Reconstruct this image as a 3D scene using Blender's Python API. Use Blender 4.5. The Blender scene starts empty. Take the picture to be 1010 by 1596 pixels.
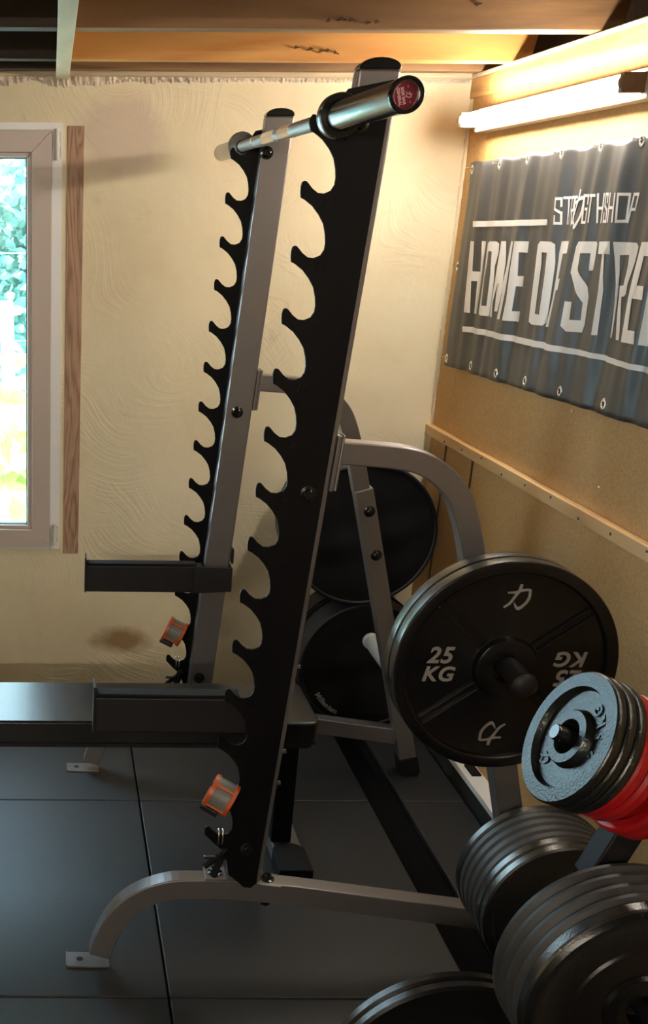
import bpy, bmesh, math, random
from mathutils import Vector, Matrix, Euler
random.seed(7)
S = bpy.context.scene
C = S.collection
PI = math.pi

# ------------------------------------------------------------------ camera
F, TH, RO, CX, CY, H = 1737.2, .3551, .0057, 76.8, 980.9, 1.68
cd = bpy.data.cameras.new('camera'); cam = bpy.data.objects.new('camera', cd); C.objects.link(cam)
cd.sensor_fit = 'VERTICAL'; cd.sensor_height = 36; cd.sensor_width = 36 * 1010 / 1596
cd.lens = 36 * F / 1596
cd.shift_x = (505 - CX) / 1596; cd.shift_y = (CY - 798) / 1596
cd.clip_start = .02
_X = Vector((1, 0, 0)); _D = Vector((0, -math.sin(TH), -math.cos(TH))); _F = Vector((0, math.cos(TH), -math.sin(TH)))
_R = _X * math.cos(RO) - _D * math.sin(RO); _N = _X * math.sin(RO) + _D * math.cos(RO)
m3 = Matrix((_R, -_N, -_F)).transposed()
cam.matrix_world = Matrix.Translation((0, 0, H)) @ m3.to_4x4()
S.camera = cam
S.view_settings.view_transform = 'Standard'; S.view_settings.look = 'None'
S.view_settings.exposure = 1.28; S.view_settings.gamma = 1

# ------------------------------------------------------------------ light
TUBE_A = (1.27, 2.74, 1.965); TUBE_B = (1.27, 3.765, 1.962)
TUBE_POWER = 36.0            # emission strength of the fluorescent tubes
SKY = 5.5
world = bpy.data.worlds.new('sky'); S.world = world; world.use_nodes = True
bg = world.node_tree.nodes['Background']; bg.inputs[0].default_value = (.60, .80, 1, 1); bg.inputs[1].default_value = SKY

sl = bpy.data.lights.new('sun', 'SUN'); sl.energy = 5.0; sl.angle = .01; sl.color = (1, .97, .90)
so = bpy.data.objects.new('sun', sl); C.objects.link(so)
so.rotation_euler = Vector((.62, .25, -.75)).to_track_quat('-Z', 'Y').to_euler()      # shines along the garden, never into the room

# ------------------------------------------------------------------ materials
def nt(name):
    m = bpy.data.materials.new(name); m.use_nodes = True
    t = m.node_tree; b = t.nodes['Principled BSDF']
    return m, t, b
def N(t, typ, **kw):
    n = t.nodes.new(typ)
    for k, v in kw.items():
        if k in n.inputs.keys() if hasattr(n.inputs, 'keys') else False: n.inputs[k].default_value = v
        else: setattr(n, k, v)
    return n
def ramp(t, fac, stops):
    r = t.nodes.new('ShaderNodeValToRGB'); e = r.color_ramp.elements
    while len(e) < len(stops): e.new(.5)
    for i, (p, c) in enumerate(stops): e[i].position = p; e[i].color = tuple(c) + ((1,) if len(c) == 3 else ())
    t.links.new(fac, r.inputs[0]); return r.outputs[0]
def noise(t, vec, scale, detail=4, rough=.5, dist=0):
    n = t.nodes.new('ShaderNodeTexNoise'); n.inputs['Scale'].default_value = scale; n.inputs['Detail'].default_value = detail
    n.inputs['Roughness'].default_value = rough; n.inputs['Distortion'].default_value = dist
    if vec is not None: t.links.new(vec, n.inputs['Vector'])
    return n.outputs['Fac']
def coords(t, scale=(1, 1, 1), rot=(0, 0, 0), loc=(0, 0, 0), kind='Object'):
    c = t.nodes.new('ShaderNodeTexCoord'); mp = t.nodes.new('ShaderNodeMapping')
    mp.inputs['Scale'].default_value = scale; mp.inputs['Rotation'].default_value = rot; mp.inputs['Location'].default_value = loc
    t.links.new(c.outputs[kind], mp.inputs['Vector']); return mp.outputs[0]
def bump(t, b, h, strength=.3, dist=.002, prev=None):
    n = t.nodes.new('ShaderNodeBump'); n.inputs['Strength'].default_value = strength; n.inputs['Distance'].default_value = dist
    t.links.new(h, n.inputs['Height'])
    if prev: t.links.new(prev, n.inputs['Normal'])
    t.links.new(n.outputs[0], b.inputs['Normal']); return n.outputs[0]
def mix(t, fac, a, b, mode='MIX'):
    n = t.nodes.new('ShaderNodeMix'); n.data_type = 'RGBA'; n.blend_type = mode
    for s, v in ((n.inputs[0], fac), (n.inputs[6], a), (n.inputs[7], b)):
        if isinstance(v, (int, float)): s.default_value = v
        elif isinstance(v, tuple): s.default_value = v if len(v) == 4 else v + (1,)
        else: t.links.new(v, s)
    return n.outputs[2]
def math_(t, op, a, b=0.0, c=0.0):
    n = t.nodes.new('ShaderNodeMath'); n.operation = op
    for s, v in zip(n.inputs, (a, b, c)):
        if isinstance(v, (int, float)): s.default_value = v
        else: t.links.new(v, s)
    return n.outputs[0]
def simple(name, col, rough=.5, metal=0, bs=0, bscale=200, var=0, spec=.5):
    m, t, b = nt(name)
    b.inputs['Base Color'].default_value = tuple(col) + (1,); b.inputs['Roughness'].default_value = rough
    b.inputs['Metallic'].default_value = metal; b.inputs['Specular IOR Level'].default_value = spec
    v = coords(t)
    if var:
        f = noise(t, v, 6, 4)
        lo = tuple(c * (1 - var) for c in col); hi = tuple(min(1, c * (1 + var)) for c in col)
        t.links.new(ramp(t, f, [(.3, lo), (.7, hi)]), b.inputs['Base Color'])
    if bs: bump(t, b, noise(t, v, bscale, 3), bs, .001)
    return m
M = {}
M['silver'] = simple('silver_powder_coat', (.23, .212, .213), .34, .7, .05, 900)
M['black_steel'] = simple('black_powder_coat', (.0028, .0026, .0034), .5, 0, .08, 1200, 0, .14)
M['satin_black'] = simple('satin_black_metal', (.009, .008, .0095), .5, 0, .05, 900, 0, .35)
M['black_gloss'] = simple('glossy_black_cap', (.008, .008, .009), .18)
M['rubber'] = simple('black_rubber', (.006, .006, .007), .7, 0, .2, 400, 0, .2)
M['bumper'] = simple('worn_rubber', (.026, .025, .026), .5, 0, .25, 120, .35)
M['iron'] = simple('black_cast_iron', (.018, .018, .019), .25, .7, .25, 330)
M['rim_highlight'] = simple('rim_highlight_metal', (.10, .097, .093), .24, .9, .3, 260)  # brighter copy of the iron, paints in the rim highlight
M['hammertone'] = simple('hammertone_iron', (.062, .066, .066), .28, .9, .75, 240)
M['number_paint'] = simple('grey_number_paint', (.22, .20, .185), .45)
M['chrome'] = simple('brushed_chrome', (.24, .25, .25), .24, 1, .03, 300)
M['zinc'] = simple('knurled_zinc', (.33, .38, .39), .38, .9, .3, 1500)
M['peg_sleeve'] = simple('pale_peg_sleeve', (.55, .54, .53), .4, .3)
M['chrome_bright'] = simple('bright_ring_chrome', (.85, .82, .74), .2, 1)
M['orange'] = simple('orange_plastic', (.55, .085, .008), .4)
M['grey_plastic'] = simple('grey_plastic_pad', (.16, .16, .14), .45)
M['red'] = simple('red_plate_paint', (.36, .006, .008), .35, 0, .1, 300)
M['sticker'] = simple('wine_red_sticker', (.13, .005, .018), .35)
M['sticker_print'] = simple('pale_print', (.62, .36, .36), .5)
M['vinyl'] = simple('black_vinyl', (.010, .010, .011), .26, 0, .1, 250)
M['bag'] = simple('black_nylon', (.003, .003, .0042), .8, 0, .3, 60, .2, .25)
M['bagside'] = simple('navy_nylon_wall', (.016, .018, .027), .45, 0, .4, 25, .2)
M['bagtext'] = simple('grey_bag_print', (.30, .29, .28), .6)
M['white_board'] = simple('white_painted_board', (.75, .74, .72), .45, 0, .1, 60)
M['dark_edge'] = simple('dark_ledge_side', (.012, .012, .012), .7)
M['frame_pvc'] = simple('white_window_pvc', (.56, .47, .43), .38)
M['frame_pvc2'] = simple('window_rebate_pvc', (.86, .88, .90), .3)
M['gasket'] = simple('dark_gasket', (.06, .06, .07), .5)
M['hinge'] = simple('hinge_plastic', (.66, .64, .58), .35)
M['nail'] = simple('rusty_nail', (.10, .06, .035), .5, .7)
M['eyelet'] = simple('brass_eyelet', (.78, .76, .70), .25, .9)
M['eyehole'] = simple('eyelet_hole', (.02, .02, .02), .8)
M['banner_print'] = simple('banner_white_print', (.80, .76, .74), .38)
M['fix_white'] = simple('lamp_fitting', (.55, .50, .42), .5)
M['fix_brown'] = simple('lamp_holder', (.16, .09, .05), .45)
M['bark'] = simple('weathered_post', (.55, .52, .46), .9, 0, .6, 30, .3)
M['wire'] = simple('galvanised_wire', (.5, .6, .6), .4, .8)
M['ground'] = simple('pale_garden_path', (.72, .78, .74), .95, 0, .3, 12, .12)

def leafmat(name, cols, tr=.35):
    m, t, b = nt(name)
    oi = t.nodes.new('ShaderNodeTexCoord')
    f = noise(t, coords(t), 4, 3)
    col = ramp(t, f, [(.3 + .4 * i / max(1, len(cols) - 1), c) for i, c in enumerate(cols)])
    t.links.new(col, b.inputs['Base Color']); b.inputs['Roughness'].default_value = .5
    tl = t.nodes.new('ShaderNodeBsdfTranslucent'); t.links.new(col, tl.inputs[0])
    mx = t.nodes.new('ShaderNodeMixShader'); mx.inputs[0].default_value = tr
    out = t.nodes['Material Output']
    t.links.new(b.outputs[0], mx.inputs[1]); t.links.new(tl.outputs[0], mx.inputs[2]); t.links.new(mx.outputs[0], out.inputs[0])
    return m
M['leaf'] = leafmat('hedge_leaf', [(.05, .17, .14), (.16, .36, .30), (.40, .62, .52)])
M['leaf_light'] = leafmat('vine_leaf', [(.28, .55, .08), (.42, .72, .16), (.35, .75, .45)], .5)

def wood(name, c1, c2, axis='Y', scale=1.0, rough=.55, knots=True, bs=.25):
    m, t, b = nt(name)
    st = {'X': (.12, 1, 1), 'Y': (1, .12, 1), 'Z': (1, 1, .12)}[axis]
    v = coords(t, tuple(s * scale for s in st))
    n1 = noise(t, v, 3.0, 3, .5, .6)
    rings = math_(t, 'FRACT', math_(t, 'MULTIPLY', n1, 11))
    rings = math_(t, 'ABSOLUTE', math_(t, 'SUBTRACT', rings, .5))
    fine = noise(t, v, 55, 3, .6)
    f = math_(t, 'ADD', math_(t, 'MULTIPLY', rings, 1.1), math_(t, 'MULTIPLY', fine, .5))
    col = ramp(t, f, [(.15, c2), (.6, c1), (1, tuple(min(1, x * 1.12) for x in c1))])
    if knots:
        vo = t.nodes.new('ShaderNodeTexVoronoi'); vo.inputs['Scale'].default_value = 5
        t.links.new(coords(t, tuple(min(1, s * 4) if s < 1 else 1 for s in st)), vo.inputs['Vector'])
        kn = ramp(t, vo.outputs['Distance'], [(.035, (1, 1, 1)), (.075, (0, 0, 0))])
        col = mix(t, kn, col, tuple(x * .45 for x in c2))
    t.links.new(col, b.inputs['Base Color']); b.inputs['Roughness'].default_value = rough
    bump(t, b, f, bs, .0015)
    return m
M['pine'] = wood('pine_batten', (.66, .42, .19), (.50, .27, .10), 'Y')
M['pine_header'] = wood('pine_header', (.68, .40, .14), (.42, .20, .05), 'Y', 1.3)
M['orange_beam'] = wood('orange_pine_beam', (.62, .30, .085), (.50, .20, .045), 'X', 1)
M['brown_beam'] = wood('brown_pine_beam', (.26, .14, .06), (.13, .065, .028), 'X', 1)
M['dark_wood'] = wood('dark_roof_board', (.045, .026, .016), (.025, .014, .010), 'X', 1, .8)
M['pale_wood'] = wood('pale_wall_plate', (.70, .58, .40), (.52, .38, .22), 'X', 1)
M['cream_board'] = wood('cream_painted_board', (.70, .60, .42), (.62, .50, .33), 'Y', 1, .6, False)
M['brown_strip'] = wood('brown_reveal_board', (.44, .28, .19), (.24, .115, .065), 'Z', 3.5, .6, False)

def plaster():
    m, t, b = nt('cream_plaster')
    v = coords(t)
    c = t.nodes.new('ShaderNodeTexCoord'); sx = t.nodes.new('ShaderNodeSeparateXYZ'); t.links.new(c.outputs['Object'], sx.inputs[0])
    base = ramp(t, noise(t, v, 2.2, 5, .6), [(.3, (.76, .64, .44)), (.5, (.83, .73, .52)), (.7, (.86, .77, .57))])
    # mauve patch high up beside the window
    def blob(cx, cz, rx, rz, edge=.35, nz=4):
        dx = math_(t, 'DIVIDE', math_(t, 'SUBTRACT', sx.outputs[0], cx), rx)
        dz = math_(t, 'DIVIDE', math_(t, 'SUBTRACT', sx.outputs[2], cz), rz)
        d = math_(t, 'SQRT', math_(t, 'ADD', math_(t, 'MULTIPLY', dx, dx), math_(t, 'MULTIPLY', dz, dz)))
        d = math_(t, 'ADD', d, math_(t, 'MULTIPLY', math_(t, 'SUBTRACT', noise(t, v, nz, 5, .6), .5), 1.3))
        r = ramp(t, d, [(1 - edge, (1, 1, 1)), (1.0, (0, 0, 0))])
        return r
    col = mix(t, math_(t, 'MULTIPLY', blob(.23, 1.93, .17, .14), .55), base, (.60, .47, .42))
    col = mix(t, math_(t, 'MULTIPLY', blob(.27, .17, .12, .06, .8, 7), 1.3), col, (.25, .13, .05))
    col = mix(t, math_(t, 'MULTIPLY', blob(.62, .42, .12, .12, .8, 9), .6), col, (.38, .24, .11))
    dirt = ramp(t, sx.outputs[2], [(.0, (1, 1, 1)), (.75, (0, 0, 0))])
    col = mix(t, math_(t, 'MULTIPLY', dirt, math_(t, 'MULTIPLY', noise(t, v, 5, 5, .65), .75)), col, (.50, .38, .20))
    col = mix(t, math_(t, 'MULTIPLY', ramp(t, noise(t, v, 9, 5, .7), [(.62, (0, 0, 0)), (.75, (1, 1, 1))]), .25), col, (.5, .42, .28))
    t.links.new(col, b.inputs['Base Color']); b.inputs['Roughness'].default_value = .7
    # trowel strokes: streaks whose direction drifts across the wall, in patches
    def warp(amount, sc, loc):
        n = t.nodes.new('ShaderNodeTexNoise'); n.inputs['Scale'].default_value = sc; n.inputs['Detail'].default_value = 1
        t.links.new(coords(t, loc=loc), n.inputs['Vector'])
        a = t.nodes.new('ShaderNodeVectorMath'); a.operation = 'MULTIPLY_ADD'
        t.links.new(n.outputs['Color'], a.inputs[0]); a.inputs[1].default_value = (amount, 0, amount); t.links.new(v, a.inputs[2]); return a.outputs[0]
    def streak(vec, scale, rot, loc, lo, hi, psc):
        mp = t.nodes.new('ShaderNodeMapping'); mp.inputs['Rotation'].default_value = (0, rot, 0); t.links.new(vec, mp.inputs['Vector'])
        m2 = t.nodes.new('ShaderNodeMapping'); m2.inputs['Scale'].default_value = scale; t.links.new(mp.outputs[0], m2.inputs['Vector'])
        n = noise(t, m2.outputs[0], 6, 3, .6)
        n = ramp(t, n, [(.46, (0, 0, 0)), (.56, (1, 1, 1))])
        return math_(t, 'MULTIPLY', n, ramp(t, noise(t, coords(t, loc=loc), psc, 3), [(lo, (0, 0, 0)), (hi, (1, 1, 1))]))
    h = math_(t, 'MULTIPLY', streak(warp(1.3, 1.6, (1, 0, 4)), (13, 1, .9), .5, (3, 1, 2), .50, .68, 2.6), .36)
    h = math_(t, 'ADD', h, math_(t, 'MULTIPLY', streak(warp(1.6, 1.3, (5, 0, 1)), (.8, 1, 12), .35, (7, 5, 2), .54, .70, 2.2), .4))
    h = math_(t, 'ADD', h, math_(t, 'MULTIPLY', noise(t, v, 14, 5, .6), .6))
    h = math_(t, 'ADD', h, math_(t, 'MULTIPLY', noise(t, v, 60, 4, .6), .16))
    bump(t, b, h, .45, .007)
    return m
M['plaster'] = plaster()
def mdf():
    m, t, b = nt('brown_fibreboard')
    v = coords(t)
    col = ramp(t, noise(t, v, 2.5, 4, .6), [(.3, (.50, .27, .088)), (.7, (.60, .345, .12))])
    col = mix(t, .35, col, ramp(t, noise(t, v, 160, 2), [(.35, (.40, .205, .066)), (.65, (.68, .41, .155))]))
    t.links.new(col, b.inputs['Base Color']); b.inputs['Roughness'].default_value = .6
    bump(t, b, noise(t, v, 220, 2), .15, .001); return m
M['mdf'] = mdf()
def matm():
    m, t, b = nt('rubber_granulate_mat')
    v = coords(t)
    col = ramp(t, noise(t, v, 420, 2), [(.35, (.009, .0095, .011)), (.62, (.014, .015, .017)), (.72, (.036, .039, .043))])
    col = mix(t, math_(t, 'MULTIPLY', noise(t, v, 3, 5, .6), .35), col, (.014, .014, .015))
    t.links.new(col, b.inputs['Base Color']); b.inputs['Roughness'].default_value = .5
    bump(t, b, noise(t, v, 300, 2), .35, .001); return m
M['mat'] = matm()
M['underfloor'] = simple('dark_subfloor', (.003, .003, .0035), .9, 0, 0, 200, 0, .1)
def bannerm():
    m, t, b = nt('grey_pvc_banner')
    v = coords(t)
    col = ramp(t, noise(t, coords(t, (1, 3, .5)), 5, 4), [(.3, (.045, .042, .042)), (.7, (.068, .063, .062))])
    sc = ramp(t, noise(t, coords(t, (1, 6, 26), (.5, 0, 0)), 5, 4, .7), [(.70, (0, 0, 0)), (.76, (1, 1, 1))])
    col = mix(t, math_(t, 'MULTIPLY', sc, .3), col, (.35, .33, .30))
    t.links.new(col, b.inputs['Base Color']); b.inputs['Roughness'].default_value = .42
    bump(t, b, noise(t, v, 25, 3), .12, .003); return m
M['banner'] = bannerm()
def glassm():
    m = bpy.data.materials.new('window_glass'); m.use_nodes = True; t = m.node_tree; t.nodes.clear()
    o = t.nodes.new('ShaderNodeOutputMaterial'); a = t.nodes.new('ShaderNodeBsdfTransparent'); g = t.nodes.new('ShaderNodeBsdfGlossy')
    a.inputs[0].default_value = (.93, .98, .97, 1); g.inputs['Roughness'].default_value = .02
    x = t.nodes.new('ShaderNodeMixShader'); x.inputs[0].default_value = .06
    t.links.new(a.outputs[0], x.inputs[1]); t.links.new(g.outputs[0], x.inputs[2]); t.links.new(x.outputs[0], o.inputs[0]); return m
M['glass'] = glassm()
def emit(name, col, s):
    m, t, b = nt(name); b.inputs['Base Color'].default_value = (.9, .9, .9, 1)
    b.inputs['Emission Color'].default_value = tuple(col) + (1,); b.inputs['Emission Strength'].default_value = s; return m
M['tube'] = emit('fluorescent_tube_glow', (1, .93, .80), TUBE_POWER)
M['tube_near'] = emit('weaker_fluorescent_tube_glow', (1, .93, .80), TUBE_POWER * .4)
M['tube_fill'] = emit('fill_tube_glow', (1, .93, .82), TUBE_POWER * 3.1)

# ------------------------------------------------------------------ helpers
def obj(name, bm, m, parent=None, bevel=0, smooth=None, kind=None, recalc=True):
    me = bpy.data.meshes.new(name)
    if recalc: bmesh.ops.recalc_face_normals(bm, faces=bm.faces)
    bm.to_mesh(me); bm.free()
    me.materials.append(M[m] if isinstance(m, str) else m)
    o = bpy.data.objects.new(name, me); C.objects.link(o)
    if parent is not None:
        p = parent; tot = Vector((0, 0, 0))
        while p is not None: tot += p.location; p = p.parent
        o.parent = parent
        if parent.get('local') != 1: o.location = -tot
    if bevel:
        md = o.modifiers.new('bevel', 'BEVEL'); md.width = bevel; md.segments = 2; md.limit_method = 'ANGLE'; md.angle_limit = .6
        md.harden_normals = False
    if smooth is not None:
        me.shade_smooth()
        me.set_sharp_from_angle(angle=smooth)
    if kind: o['kind'] = kind
    return o
def tag(o, label, cat, group=None):
    o['label'] = label; o['category'] = cat
    if group: o['group'] = group
    return o
def thing(name, loc, label, cat, group=None):
    o = bpy.data.objects.new(name, None); C.objects.link(o); o.location = loc; o.empty_display_size = .05
    return tag(o, label, cat, group)
def struct(name, bm, m, parent=None, bevel=0, **k):
    return obj(name, bm, m, parent, bevel, kind=None if parent else 'structure', **k)
BM = bmesh.new
def box(bm, x0, x1, y0, y1, z0, z1, T=None):
    vs = [Vector((x, y, z)) for x in (x0, x1) for y in (y0, y1) for z in (z0, z1)]
    if T: vs = [Vector(T(v)) for v in vs]
    v = [bm.verts.new(p) for p in vs]
    for f in ((0, 1, 3, 2), (4, 6, 7, 5), (0, 4, 5, 1), (2, 3, 7, 6), (0, 2, 6, 4), (1, 5, 7, 3)): bm.faces.new([v[i] for i in f])
    return bm
def bx(*a, T=None): return box(BM(), *a, T=T)
def basis(d):
    d = Vector(d).normalized(); a = Vector((0, 0, 1)) if abs(d.z) < .9 else Vector((1, 0, 0))
    u = d.cross(a).normalized(); w = d.cross(u).normalized(); return d, u, w
def cyl(bm, a, b, r, n=24, r2=None, cap=True):
    a, b = Vector(a), Vector(b); d, u, w = basis(b - a); r2 = r if r2 is None else r2
    A = [bm.verts.new(a + (u * math.cos(2*PI*i/n) + w * math.sin(2*PI*i/n)) * r) for i in range(n)]
    B = [bm.verts.new(b + (u * math.cos(2*PI*i/n) + w * math.sin(2*PI*i/n)) * r2) for i in range(n)]
    for i in range(n): bm.faces.new((A[i], A[(i+1) % n], B[(i+1) % n], B[i]))
    if cap: bm.faces.new(A[::-1]); bm.faces.new(B)
    return bm
def lathe(bm, prof, o=(0, 0, 0), d=(0, 1, 0), n=64, closed=True):
    """prof: list of (distance along d, radius); closed loop makes a ring"""
    o = Vector(o); d, u, w = basis(d); R = []
    for s, r in prof:
        if r < 1e-6: R.append([bm.verts.new(o + d * s)])
        else: R.append([bm.verts.new(o + d * s + (u * math.cos(2*PI*i/n) + w * math.sin(2*PI*i/n)) * r) for i in range(n)])
    m = len(R); rng = range(m) if closed else range(m - 1)
    for k in rng:
        A, B = R[k], R[(k+1) % m]
        for i in range(n):
            j = (i+1) % n
            f = [A[i % len(A)], A[j % len(A)], B[j % len(B)], B[i % len(B)]]
            g = []
            for v in f:
                if v not in g: g.append(v)
            if len(g) > 2:
                try: bm.faces.new(g)
                except ValueError: pass
    return bm
def tubepath(bm, pts, r, n=10):
    pts = [Vector(p) for p in pts]; R = []
    for i, p in enumerate(pts):
        t = (pts[min(i+1, len(pts)-1)] - pts[max(i-1, 0)]).normalized(); _, u, w = basis(t)
        if R:
            pu = prev_u - t * prev_u.dot(t)
            if pu.length > 1e-6: u = pu.normalized(); w = t.cross(u)
        prev_u = u
        R.append([bm.verts.new(p + (u * math.cos(2*PI*k/n) + w * math.sin(2*PI*k/n)) * r) for k in range(n)])
    for A, B in zip(R, R[1:]):
        for k in range(n): bm.faces.new((A[k], A[(k+1) % n], B[(k+1) % n], B[k]))
    bm.faces.new(R[0][::-1]); bm.faces.new(R[-1]); return bm
def prism(bm, poly, a, b, T):
    """2-D polygon extruded from a to b along the third axis; T(u, s, v) -> world"""
    A = [bm.verts.new(T((u, a, v))) for u, v in poly]; B = [bm.verts.new(T((u, b, v))) for u, v in poly]
    n = len(poly)
    for i in range(n): bm.faces.new((A[i], A[(i+1) % n], B[(i+1) % n], B[i]))
    bm.faces.new(A[::-1]); bm.faces.new(B); return bm
def band(bm, path, w, q0, q1, T):
    """square tube bent along a path in the (u, v) plane"""
    P = [Vector((p[0], p[1])) for p in path]; Lf = []; Rt = []
    for i, p in enumerate(P):
        t0 = (P[i] - P[i-1]).normalized() if i else None; t1 = (P[i+1] - P[i]).normalized() if i < len(P)-1 else None
        t = (t0 + t1).normalized() if t0 and t1 else (t0 or t1)
        nrm = Vector((-t.y, t.x)); k = 1 / max(.3, nrm.dot(Vector((-t1.y, t1.x)))) if t1 else 1
        Lf.append(p + nrm * w / 2 * k); Rt.append(p - nrm * w / 2 * k)
    rows = []
    for l, r in zip(Lf, Rt):
        rows.append([bm.verts.new(T((a.x, q, a.y))) for a, q in ((l, q0), (l, q1), (r, q1), (r, q0))])
    for A, B in zip(rows, rows[1:]):
        for k in range(4): bm.faces.new((A[k], A[(k+1) % 4], B[(k+1) % 4], B[k]))
    bm.faces.new(rows[0][::-1]); bm.faces.new(rows[-1]); return bm
def arc(cx, cz, r, a0, a1, n=10):
    return [(cx + r * math.cos(a0 + (a1 - a0) * i / n), cz + r * math.sin(a0 + (a1 - a0) * i / n)) for i in range(n + 1)]
def curve_pts(pts, n=6):
    out = []
    P = [Vector(p) for p in pts]; P = [P[0]*2 - P[1]] + P + [P[-1]*2 - P[-2]]
    for i in range(1, len(P) - 2):
        for k in range(n):
            t = k / n; a, b, c, d = P[i-1], P[i], P[i+1], P[i+2]
            out.append(.5 * (2*b + (c-a)*t + (2*a-5*b+4*c-d)*t*t + (3*b-a-3*c+d)*t**3))
    out.append(P[-2]); return out
def text_bm(bm, body, size, mat4, shear=0, bold=0, ext=.0006, spacing=1.0, align='CENTER'):
    cu = bpy.data.curves.new('lettering', 'FONT'); cu.body = body; cu.size = size; cu.shear = shear; cu.offset = bold
    cu.extrude = ext; cu.align_x = align; cu.align_y = 'CENTER'; cu.space_character = spacing; cu.resolution_u = 4
    o = bpy.data.objects.new('lettering', cu); C.objects.link(o)
    dg = bpy.context.evaluated_depsgraph_get(); dg.update()
    me = bpy.data.meshes.new_from_object(o.evaluated_get(dg)); me.transform(mat4)
    bm.from_mesh(me); bpy.data.meshes.remove(me); bpy.data.objects.remove(o); bpy.data.curves.remove(cu); return bm
def stroke(bm, pts, widths, T, h=.0008):
    """brush stroke as a thin raised ribbon"""
    P = [Vector(p) for p in pts]; n = len(P); L_, R_ = [], []
    for i, p in enumerate(P):
        t = (P[min(i+1, n-1)] - P[max(i-1, 0)]).normalized(); nn = Vector((-t.y, t.x)) * widths[i] / 2
        L_.append(p + nn); R_.append(p - nn)
    for s in (0, 1):
        pass
    A = [[bm.verts.new(T(q.x, q.y, z)) for q in L_] for z in (0, h)]; B = [[bm.verts.new(T(q.x, q.y, z)) for q in R_] for z in (0, h)]
    for i in range(n-1):
        bm.faces.new((A[1][i], A[1][i+1], B[1][i+1], B[1][i]))
        bm.faces.new((A[0][i], A[0][i+1], A[1][i+1], A[1][i])); bm.faces.new((B[0][i], B[0][i+1], B[1][i+1], B[1][i]))
    bm.faces.new((A[0][0], A[1][0], B[1][0], B[0][0])); bm.faces.new((A[0][-1], A[1][-1], B[1][-1], B[0][-1])); return bm
def chikara(bm, s, T, h=.0008, w=.10):
    """the brush-written character on plates, bar and banner; unit box scaled by s"""
    f = lambda L: [(x * s, y * s) for x, y in L]
    def cs(L, W): 
        P = curve_pts([Vector(p) for p in f(L)], 4); n = len(P)
        return P, [w * s * (W[min(len(W)-1, int(k * (len(W)-1) / (n-1)))] * (1 - ((k * (len(W)-1) / (n-1)) % 1)) + W[min(len(W)-1, int(k * (len(W)-1) / (n-1)) + 1)] * ((k * (len(W)-1) / (n-1)) % 1)) for k in range(n)]
    for L, W in (([(-.37, .15), (-.075, .17), (.175, .25), (.42, .27)], (.7, 1, 1, .9)), ([(.43, .28), (.43, -.04), (.30, -.29), (.07, -.46), (-.10, -.23)], (1, 1.2, 1.1, 1.4, .35)), ([(.09, .48), (.05, .25), (-.075, .04), (-.24, -.25), (-.45, -.42)], (1.2, 1.3, 1.1, 1, .8))):
        P, W2 = cs(L, W); stroke(bm, P, W2, T, h)
    return bm

# ------------------------------------------------------------------ room shell
XW, YB, ZF = 1.354, 3.96, -.022
XL, YN, ZT = -2.7, -1.4, 2.34
struct('floor', bx(XL - .1, XW + .3, YN - .1, YB + .2, ZF - .12, ZF - .02), 'underfloor')
def wall_hole(name, m, T, u0, u1, v0, v1, hole, th):
    bm = BM(); a, b, c, d = hole
    for (x0, x1, z0, z1) in ((u0, a, v0, v1), (b, u1, v0, v1), (a, b, v0, c), (a, b, d, v1)):
        box(bm, x0, x1, 0, th, z0, z1, T=T)
    return struct(name, bm, m)
WX0, WX1, WZ0, WZ1 = -1.40, .034, .53, 1.964
wall_hole('wall_back', 'plaster', lambda v: (v[0], YB + v[1], v[2]), XL - .1, XW + .3, ZF - .1, 2.10, (WX0, WX1, WZ0, WZ1), .22)
struct('wall_left', bx(XL - .22, XL, YN - .1, YB, ZF - .1, 2.10), 'plaster')
struct('wall_front', bx(XL - .1, XW + .3, YN - .2, YN, ZF - .1, ZT), 'plaster')
struct('wall_right', bx(XW, XW + .04, YN, YB, ZF - .1, 2.04), 'mdf')
struct('ceiling', bx(XL - .3, XW + .3, YN - .2, YB + .3, ZT, ZT + .05), 'dark_wood')
b_ = BM()
box(b_, XL - .3, XW + .3, YB + .06, YB + .28, 2.10, ZT)
box(b_, XW + .10, XW + .3, YN, YB + .1, 2.06, ZT); box(b_, XL - .3, XL - .02, YN, YB + .1, 2.10, ZT)
struct('trim_1', b_, 'dark_wood')                      # boards closing the eaves behind the joists
# header board over the right wall, plus the thin pale strip on it
struct('trim_2', bx(XW - .012, XW + .10, YN, YB, 2.04, 2.098), 'pine_header', bevel=.003)
struct('trim_3', bx(XW - .022, XW + .03, YN, YB - .01, 2.098, 2.108), 'pale_wood', bevel=.002)
# pale wall plate on top of the far wall
struct('trim_4', bx(XL, XW, YB - .028, YB + .06, 2.098, 2.132), 'pale_wood', bevel=.004)
# ragged plaster edge under the plate
def ragged():
    bm = BM(); rnd = random.Random(3)
    xs = [XL * .5 + (XW - XL * .5) * i / 420 for i in range(421)]
    top, bot, mid = [], [], []
    for i, x in enumerate(xs):
        left = max(0, min(1, (.55 - x) / .6))
        d = .010 + .014 * left * (1 + math.sin(x * 17) * .6 + math.sin(x * 41 + 1) * .4) + rnd.random() * .006
        p = .006 + (.012 * left + .006) * rnd.random()
        top.append(bm.verts.new((x, YB - p * .7, 2.100))); mid.append(bm.verts.new((x, YB - p, 2.100 - d * .55))); bot.append(bm.verts.new((x, YB + .002, 2.100 - d - rnd.random() * .004)))
    for i in range(420):
        for A, B in ((top, mid), (mid, bot)): bm.faces.new((A[i], A[i+1], B[i+1], B[i]))
    return bm
struct('trim_5', ragged(), simple('crumbled_plaster', (.66, .57, .47), .85, 0, .6, 60, .2))
# pine batten across the right wall
struct('trim_6', bx(XW - .024, XW, YN, YB, .963, .997), 'pine', bevel=.002)
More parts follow.
